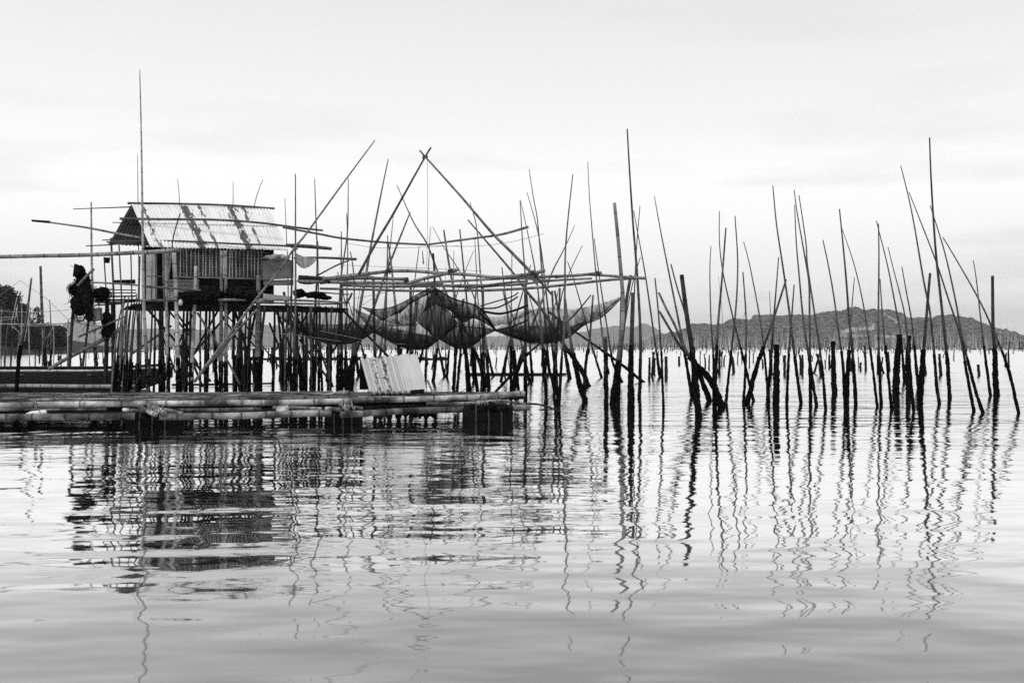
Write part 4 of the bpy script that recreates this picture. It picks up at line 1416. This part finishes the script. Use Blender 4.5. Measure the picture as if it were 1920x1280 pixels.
def build_net():
    net = thing('lift_net', 'dark lift net sagging in scallops under the bamboo frame', 'net', at(815, 620, 24.5))
    # far bag beside the hut
    net_sheet(net, [(505, 576), (560, 570), (620, 574), (670, 582), (720, 600), (760, 612)], [(505, 578), (545, 612), (590, 636), (630, 646), (668, 642), (700, 622), (735, 612), (760, 613)], 25.8, -.5, 'net_thin')
    net_sheet(net, [(528, 596), (580, 605), (620, 608), (660, 606), (700, 612), (705, 620)], [(528, 598), (560, 622), (600, 640), (632, 646), (670, 641), (704, 621)], 25.6, -.4, 'net_dense')
    # centre bag, near side
    net_sheet(net, [(660, 574), (690, 590), (720, 600), (750, 606), (785, 606), (823, 634)], [(660, 576), (700, 622), (740, 645), (772, 655), (800, 654), (824, 636)], 25.0, -.4, 'net')
    net_sheet(net, [(700, 620), (730, 614), (770, 622), (800, 628), (822, 634)], [(702, 623), (740, 645), (772, 655), (800, 654), (823, 636)], 24.9, -.3, 'net_dense')
    # raised wing
    net_sheet(net, [(679, 576), (708, 579), (740, 573), (770, 558), (795, 545), (815, 538)], [(680, 578), (700, 590), (720, 600), (748, 585), (785, 562), (815, 546)], 24.4, -.3, 'net_dense')
    net_sheet(net, [(720, 600), (748, 582), (785, 558), (815, 542)], [(722, 601), (745, 608), (775, 609), (805, 570)], 24.6, -.2, 'net')
    # central dark diamond
    net_sheet(net, [(782, 604), (800, 570), (815, 540), (832, 568), (859, 606)], [(783, 605), (803, 622), (823, 636), (842, 624), (858, 608)], 24.0, -.4, 'net_dark')
    net_sheet(net, [(800, 560), (815, 536), (830, 556)], [(795, 585), (815, 572), (838, 585)], 23.9, -.2, 'net')
    # low dark bag
    net_sheet(net, [(822, 634), (840, 618), (856, 610), (880, 612), (905, 614), (930, 618)], [(824, 637), (845, 649), (865, 654), (888, 647), (910, 630), (930, 620)], 24.6, -.4, 'net_dark')
    net_sheet(net, [(840, 598), (865, 590), (890, 600), (930, 618)], [(842, 618), (866, 612), (895, 616), (931, 620)], 24.9, -.2, 'net_thin')
    # raised wing on the other side
    net_sheet(net, [(815, 538), (845, 556), (872, 567), (899, 576), (930, 617)], [(815, 552), (840, 580), (868, 603), (893, 598), (930, 619)], 24.3, -.3, 'net_dense')
    net_sheet(net, [(822, 545), (850, 566), (880, 575)], [(830, 560), (856, 596), (888, 596)], 24.5, -.2, 'net')
    # bag towards the open water
    net_sheet(net, [(925, 618), (950, 606), (993, 582), (1030, 576), (1066, 580), (1100, 575), (1135, 566), (1166, 555)], [(928, 620), (955, 630), (990, 642), (1031, 643), (1065, 632), (1100, 606), (1135, 590), (1167, 558)], 25.2, -.5, 'net', 90)
    net_sheet(net, [(930, 619), (955, 612), (990, 610), (1030, 612), (1066, 612), (1100, 600)], [(931, 620), (955, 630), (990, 642), (1031, 643), (1065, 632), (1101, 606)], 25.0, -.3, 'net_dense', 70)
    net_sheet(net, [(905, 590), (930, 594), (960, 588), (995, 578)], [(918, 610), (940, 611), (965, 603), (998, 584)], 25.5, -.2, 'net_thin')
    r = MB()
    for pts, w in (([(899, 578), (930, 577), (955, 566), (971, 556)], .02), ([(899, 582), (935, 588), (964, 582), (990, 572)], .03), ([(899, 574), (930, 565), (960, 556), (972, 548)], .016),
                   ([(679, 576), (708, 580), (745, 572), (795, 545), (815, 538)], .012), ([(815, 540), (850, 560), (899, 577), (930, 619)], .02), ([(898, 585), (915, 602), (930, 620)], .03),
                   ([(930, 619), (960, 612), (990, 600)], .022), ([(505, 577), (560, 620), (630, 646), (700, 622)], .01), ([(928, 620), (990, 642), (1031, 643), (1100, 606), (1167, 557)], .01)):
        r.tube([at(x, y, 24.4) for x, y in pts], w, w, 6, .02, knots=0)
    r.build('head_rope', 'bamboo', net)


build_net()


# ------------------------------------------------------------------ the long boat
def build_boat():
    d = 29.5
    b = thing('boat', 'long narrow dark boat moored behind the raft', 'boat', at(150, 722, d))
    secs = []
    x0, x1 = at(-140, 700, d).x, at(323, 700, d).x
    n = 26
    for i in range(n + 1):
        t = i / n
        X = x0 + (x1 - x0) * t
        e = max(0, (t - .68) / .32)
        half = .5 * (1 - e ** 2.2) + .02
        rim = .54 + .12 * e ** 1.6
        keel = -.12 + .50 * e ** 2.4
        secs.append((X, half, rim, keel))
    hull = MB()
    rows = []
    for X, half, rim, keel in secs:
        r = []
        for q in range(9):
            a = q / 8
            s = (a - .5) * 2
            yy = d + half * math.copysign(abs(s) ** .45, s)
            zz = keel + (rim + (.08 if s > 0 else 0) - keel) * abs(s) ** 1.5
            r.append(hull.add((X, yy, zz)))
        rows.append(r)
    for a, c in zip(rows, rows[1:]):
        for q in range(8):
            hull.f.append((a[q], c[q], c[q + 1], a[q + 1]))
    h = hull.build('hull', 'hull', b, smooth=False)
    h.modifiers.new('thickness', 'SOLIDIFY').thickness = .02
    for sgn, mt in ((-1, 'trim'), (1, 'hull')):
        MB().tube([Vector((X, d + sgn * half, rim + (.08 if sgn > 0 else 0) + .025)) for X, half, rim, keel in secs], .034, .03, 6, .2, knots=0, smooth=False).build('gunwale', mt, b)
    for t in (.45, .7):
        X, half, rim, keel = secs[int(n * t)]
        MB().bar((X, d - half, rim - .08), (X, d + half, rim - .06), .12, .025).build('thwart', 'plank', b, smooth=False)
    tag(MB().lump(at(296, 690, d - .3), .05, .05, .03, 12, 8, .1).build('float', 'white', None, at(296, 690, d - .3)), 'tiny white float lying on the boat rim', 'float')


build_boat()


# pen frame between boat and raft
def build_pen():
    t = thing('fish_pen', 'floating bamboo fish pen between the boat and raft', 'frame', at(130, 735, 27))
    P = lambda x, y, z: Vector(((x - 960) * (H - z) / (y - 650.0), F * (H - z) / (y - 650.0), z))
    def b(pts, w, tone, z):
        Q = [P(x, y, z) for x, y in pts]
        MB().tube(Q, w * Q[0].y / F / 2, w * Q[-1].y / F / 2, 9, tone, knots=.45).build('bamboo_beam', 'bamboo', t)
    b([(-40, 724), (60, 723), (150, 724), (262, 724)], 7, .33, .16)
    b([(230, 717), (262, 715)], 6, .16, .24)
    b([(222, 727), (225, 736)], 6, .12, .1)
    a0, a1 = P(-40, 717, .22), P(230, 717, .22)
    MB().bar(a0, a1, .04, .09).build('board', 'dark_wood', t, smooth=False)
    a0, a1 = P(-60, 736, .1), P(270, 734, .1)
    MB().bar(a0, a1, .3, .10).build('board', 'dark_wood', t, smooth=False)
    MB().bar(P(234, 733, .12), P(272, 733, .12), .2, .08).build('board', 'plank', t, smooth=False)


build_pen()


# ------------------------------------------------------------------ the raft
def build_raft():
    raft = thing('raft', 'bamboo raft floating on dark drums in front of the hut', 'raft', at(450, 790, 16.5))

    def P(x, y, z):
        d = F * (H - z) / (y - 650.0)
        return Vector(((x - 960) * d / F, d, z))

    def b(name, pts, w, tone, knots=.5):
        Q = [P(*p) for p in pts]
        MB().tube(Q, w * Q[0].y / F / 2, w * Q[-1].y / F / 2, 14, tone, knots=knots, step=.1).build(name, 'raft_bamboo', raft)
    # edge bamboo on the drums, and the heavy one above it
    b('edge_beam', [(-90, 783, .20), (0, 782, .20), (187, 781, .20), (253, 780, .20)], 13, .18, .42)
    b('edge_beam', [(300, 781, .20), (420, 780, .20), (514, 777, .20), (565, 775, .20), (622, 775, .20)], 13, .19, .45)
    b('edge_beam', [(640, 777, .20), (700, 774, .20), (763, 770, .20), (847, 768, .20), (951, 765, .20), (992, 764, .20)], 12, .16, .42)
    b('edge_beam', [(-90, 760, .33), (0, 760, .33), (100, 758, .33), (250, 757, .33), (340, 756, .33), (430, 755, .33), (497, 755, .34)], 11.5, .36, .6)
    b('edge_beam', [(490, 755, .34), (560, 754, .34), (640, 752, .35), (700, 750, .36), (788, 748, .37), (899, 744, .40), (981, 737, .43)], 11, .25, .5)
    b('inner_beam', [(330, 769, .24), (420, 768, .24), (490, 766, .24)], 7, .14, .5)
    b('inner_beam', [(512, 764, .24), (560, 764, .24), (602, 766, .24)], 6, .25, .35)
    b('inner_beam', [(800, 757, .28), (860, 757, .28), (930, 753, .28)], 7, .2, .4)
    b('inner_beam', [(232, 768, .26), (262, 770, .26), (285, 771, .26)], 7, .36, .25)
    b('inner_beam', [(-80, 769, .22), (60, 768, .22), (200, 767, .22)], 5, .1, .5)
    b('back_beam', [(60, 743, .30), (120, 742, .30), (187, 742, .30), (280, 740, .30), (356, 738, .30)], 5.5, .08, .5)
    b('back_beam', [(330, 738, .30), (430, 737, .30), (527, 736, .30), (625, 735, .30)], 5, .1, .5)
    b('back_beam', [(-60, 748, .31), (60, 748, .31), (180, 748, .32), (300, 749, .31)], 5, .34, .5)
    b('back_beam', [(690, 742, .33), (760, 741, .34), (830, 741, .34), (900, 739, .36)], 4, .2, .5)
    # cross pieces whose cut ends poke out over the drums
    for pts, w, tn in (([(262, 763, .30), (277, 770, .27), (292, 777, .25)], 9, .4), ([(288, 765, .30), (298, 769, .29), (308, 773, .27)], 11, .42), ([(305, 768, .28), (325, 771, .27), (340, 775, .25)], 8, .36),
                       ([(612, 766, .26), (625, 767, .26), (637, 768, .25)], 8, .36), ([(640, 757, .32), (647, 762, .30), (652, 767, .28)], 11, .44), ([(655, 763, .28), (668, 764, .27), (679, 766, .25)], 7, .34),
                       ([(890, 757, .28), (920, 754, .28), (950, 755, .27)], 9, .3), ([(950, 752, .28), (965, 755, .26), (985, 757, .24)], 5, .16)):
        b('cross_beam', pts, w, tn, .2)
    # split bamboo deck, slat by slat in one surface
    m = MB()
    f0, f1, g0, g1 = P(-90, 754, .34), P(985, 738, .39), Vector((-17.2, 20.8, .30)), Vector((.15, 20.6, .33))
    k = 30
    for i in range(k):
        t0 = (i + .5) / k
        a, c = f0.lerp(g0, t0), f1.lerp(g1, t0)
        cuts = sorted([0, 1] + [rnd.random() for _ in range(3)])
        for q0, q1 in zip(cuts, cuts[1:]):
            z = U(-.012, .012)
            tn = .13 * U(.25, 1.5)
            m.tube([a.lerp(c, q0) + Vector((0, 0, z - .05)), a.lerp(c, (q0 + q1) / 2) + Vector((0, U(-.03, .03), z - .045)), a.lerp(c, q1) + Vector((0, 0, z - .05))], .055, .05, 6, tn, knots=.5)
    m.build('deck', 'raft_bamboo', raft)
    # dark wells between the beams: netting sheets just above the water
    MB().panel(P(-90, 779, .12), P(620, 773, .12), P(620, 757, .22), P(-90, 762, .22), .015).build('cage_net', 'dark_sheet', raft, smooth=False)
    MB().panel(P(620, 773, .12), P(890, 769, .12), P(890, 752, .25), P(620, 757, .22), .015).build('cage_net', 'dark_sheet', raft, smooth=False)
    for xa, xb in ((-90, 236), (700, 820)):  # dark skirts: cage netting, and the raft's dark reflection put in as sheets
        c = []
        dn = 17.3
        m = MB()
        p0, p1 = at(xa, 770, dn), at(xb, 766, dn)
        m.grid(lambda u, v: ((p0.x + (p1.x - p0.x) * u, dn + .06 * math.sin(u * 50), .24 - (.16 + .14 * mnoise.noise(Vector((u * 14, xa, 2)))) * v * 1.3), (u * 6, v)), 120, 3)
        m.build('net_shade_skirt', 'dark_sheet', raft)
    # drums
    for (xa, xb, y, zc, r) in ((246, 338, 790, .02, .25), (612, 676, 787, .02, .24), (868, 962, 783, .0, .29)):
        d = F * H / (y + 8 - 650)
        a, c = Vector(((xa - 960) * d / F, d, zc)), Vector(((xb - 960) * d / F, d + .06, zc))
        L = (c - a).length
        m = MB()
        ax = (c - a) / L
        prof = [(0, .0), (.0, .80), (.02, .95), (.05, 1)]
        for q in range(1, 4):
            s = L * q / 4
            prof += [(s - .03, 1), (s - .015, 1.05), (s + .015, 1.05), (s + .03, 1)]
        prof += [(L - .05, 1), (L - .02, .95), (L, .8), (L, 0)]
        rows = []
        for s, rr in prof:
            row = []
            for j in range(24):
                an = 2 * math.pi * j / 24
                row.append(m.add(a + ax * s + Vector((0, math.cos(an), math.sin(an))) * r * rr))
            rows.append(row)
        for p, q in zip(rows, rows[1:]):
            for j in range(24):
                m.f.append((p[j], p[(j + 1) % 24], q[(j + 1) % 24], q[j]))
        dr = m.build('drum', 'drum', raft)
        for q in range(1, 4):
            p = a + ax * (L * q / 4)
            MB().tube([p - ax * .012, p + ax * .012], r * 1.065, r * 1.065, 24, .05, knots=0, smooth=False).build('rib', 'drum_rib', dr)
        rg = MB()
        for q in range(9):
            p = a + ax * (L * U(.02, .98)) + Vector((0, U(-.8, .2) * r, r * U(.75, 1.0)))
            rg.lump(p, U(.05, .14), .08, U(.03, .08), 12, 8, .5, 3, q + xa)
        rg.build('weed', 'net_heap', dr)
    # rope lashings
    for (x, y, z, s) in ((905, 745, .42, 16), (928, 742, .43, 16), (300, 762, .36, 14), (282, 763, .36, 12), (645, 757, .38, 14), (655, 757, .38, 12), (66, 757, .38, 10), (338, 740, .33, 10), (72, 744, .33, 8), (118, 743, .33, 8)):
        c = P(x, y, z)
        r = MB()
        for q in range(4):
            o_ = U(-.05, .05)
            w = s * c.y / F
            r.tube([c + Vector((-w * .4 + o_, .08, -.05)), c + Vector((o_, -.06, .05)), c + Vector((w * .3 + o_, -.08, -.05)), c + Vector((w * .4 + o_ * 2, -.05, -.11 * U(.5, 1.2)))], .007, .005, 5, .3, knots=0)
        r.build('lashing', 'rope', raft)
    for pts in ([(955, 760, .2), (962, 775, .12), (968, 790, .02)], [(965, 757, .24), (980, 772, .12), (995, 782, .04)]):
        r = MB()
        r.tube([P(*p) for p in pts], .006, .006, 5, .3, knots=0)
        r.build('rope', 'rope', raft)
    # litter of the deck: loose boards
    MB().bar(P(600, 741, .34), P(642, 733, .42), .14, .02).build('loose_board', 'pale', raft, smooth=False)
    MB().bar(P(545, 738, .33), P(566, 741, .34), .05, .02).build('loose_board', 'pale', raft, smooth=False)
    MB().bar(P(640, 733, .42), P(690, 738, .36), .08, .02).build('loose_board', 'plank', raft, smooth=False)
    MB().tube([P(630, 738, .37), P(653, 736, .40)], .045, .045, 10, .3, knots=.2, smooth=False).build('loose_bamboo', 'bamboo', raft)
    MB().tube([P(855, 740, .36), P(868, 732, .45), P(873, 729, .5)], .008, .005, 5, .3, knots=0).build('loose_bamboo', 'bamboo', raft)


build_raft()


def build_shelter():
    t = thing('tin_shelter', 'leaning shelter of pale corrugated tin on the raft', 'shelter', at(745, 737, 18.2))
    TL, TR, BL, BR = at(676, 672, 19.0), at(782, 663, 18.9), at(694, 738, 18.2), at(802, 736, 18.1)
    L = (BR - BL).length
    n = (TR - TL).cross(BL - TL).normalized()
    if n.y > 0:
        n = -n

    def fn(u, v):
        p = TL.lerp(TR, u).lerp(BL.lerp(BR, u), v)
        s = math.sin(u * 2 * math.pi * 10) * (.032 if u < .66 else .01)
        p = p + n * s + Vector((0, 0, .02 * mnoise.noise(Vector((u * 7, 0, 1))) * (1 - v)))
        return p, (u * L, v)
    o = MB().grid(fn, 110, 14).build('tin_sheet', 'sheet', t)
    o.modifiers.new('thickness', 'SOLIDIFY').thickness = .006
    b1, b2 = at(674, 729, 19.4), at(800, 728, 19.6)
    MB().panel(b1, b2, TR + Vector((0, .04, -.02)), TL + Vector((-.02, .04, -.04)), .02).build('back_board', 'dark_wood', t, smooth=False)
    MB().bar(at(802, 713, 18.5), at(812, 738, 18.2), .03, .03).build('prop', 'plank', t, smooth=False)
    MB().bar(at(770, 735, 18.0), at(795, 733, 18.0), .1, .07).build('rag', 'net_heap', t, smooth=False)


build_shelter()

# small floats and a branch round the raft
P0 = at(528, 767, 16.6)
t = thing('jug_float', 'white jug float held between the raft beams', 'float', P0)
MB().tube([P0 + Vector((0, -.05, 0)), P0 + Vector((0, .2, 0))], .078, .078, 20, .8, knots=0, smooth=False).build('body', 'white', t)
MB().tube([P0 + Vector((0, .2, 0)), P0 + Vector((0, .27, .0))], .03, .03, 10, .8, knots=0, smooth=False).build('cap', 'white', t)
P0 = at(70, 774, 15.6)
t = thing('bottle_float', 'white bottle lying on the raft edge', 'bottle', P0)
MB().tube([P0 + Vector((-.12, 0, -.01)), P0 + Vector((-.05, 0, .0)), P0 + Vector((.13, 0, .01))], .03, .04, 12, .8, knots=0).build('body', 'white', t)
MB().tube([P0 + Vector((-.17, 0, -.015)), P0 + Vector((-.11, 0, -.01))], .014, .016, 8, .8, knots=0, smooth=False).build('neck', 'white', t)
m = MB()
dB = 17.6
m.tube([at(985, 757, dB), at(1010, 758, dB), at(1035, 765, dB), at(1050, 771, dB)], .02, .015, 6, .03, knots=.2, lump=.2)
m.tube([at(1010, 768, dB), at(1035, 767, dB), at(1056, 760, dB)], .012, .008, 5, .03, knots=0)
tag(m.build('branch', 'bamboo', None, at(1010, 760, dB)), 'dark broken branch drifting off the raft end', 'branch')


# ------------------------------------------------------------------ small fishing frame at the frame edge
def small_frame():
    d = 52
    t = thing('fishing_platform', 'spindly bamboo fishing platform before the shore trees', 'frame', at(60, 695, d))
    for pts, w, tn in (([(-10, 607), (70, 608), (149, 605)], 2.2, .36), ([(35, 611), (110, 610)], 1.6, .3), ([(-10, 583), (60, 585), (130, 581)], 1, .4), ([(-10, 596), (30, 594)], 1, .4), ([(-10, 603), (26, 597)], 1, .4),
                       ([(32, 557), (27, 580), (21, 606)], 1.5, .4), ([(33, 572), (27, 606)], 1.5, .4), ([(30, 578), (34, 606)], 1.2, .4), ([(40, 557), (41, 605), (38, 660)], 1.8, .4),
                       ([(54, 568), (54, 610), (56, 700)], 2.2, .36), ([(58, 580), (52, 605), (46, 640)], 1.5, .4), ([(68, 585), (55, 605), (35, 630)], 1.2, .45), ([(22, 610), (38, 625)], 1.2, .45),
                       ([(100, 607), (101, 640), (100, 695)], 2.2, .34), ([(99, 614), (86, 637)], 1.3, .4), ([(128, 597), (127, 650), (126, 698)], 2.5, .34), ([(3, 580), (1, 640), (3, 690)], 2, .3),
                       ([(80, 620), (79, 700)], 2.2, .2), ([(70, 573), (69, 608)], 1.2, .3), ([(10, 655), (8, 690)], 3, .03), ([(22, 640), (19, 692)], 3.5, .03), ([(66, 655), (66, 700)], 2.5, .03),
                       ([(114, 650), (115, 690)], 2.5, .03), ([(66, 660), (76, 672)], 2, .03)):
        P = [at(x, y, d) for x, y in pts]
        if pts[-1][1] > 688:
            P[-1].z = -.4
        MB().tube(P, w * d / F / 2, w * d / F / 2, 6, tn, knots=.6).build('stick', 'bamboo', t)
    r = MB()
    for pts in ([(-10, 561), (38, 526)], [(38, 526), (90, 562), (126, 598)], [(24, 611), (24, 618), (22, 612)]):
        r.tube([at(x, y, d) for x, y in pts], .012, .012, 4, .3, knots=0, smooth=False)
    r.build('rope', 'rope', t)


small_frame()
build_haze()
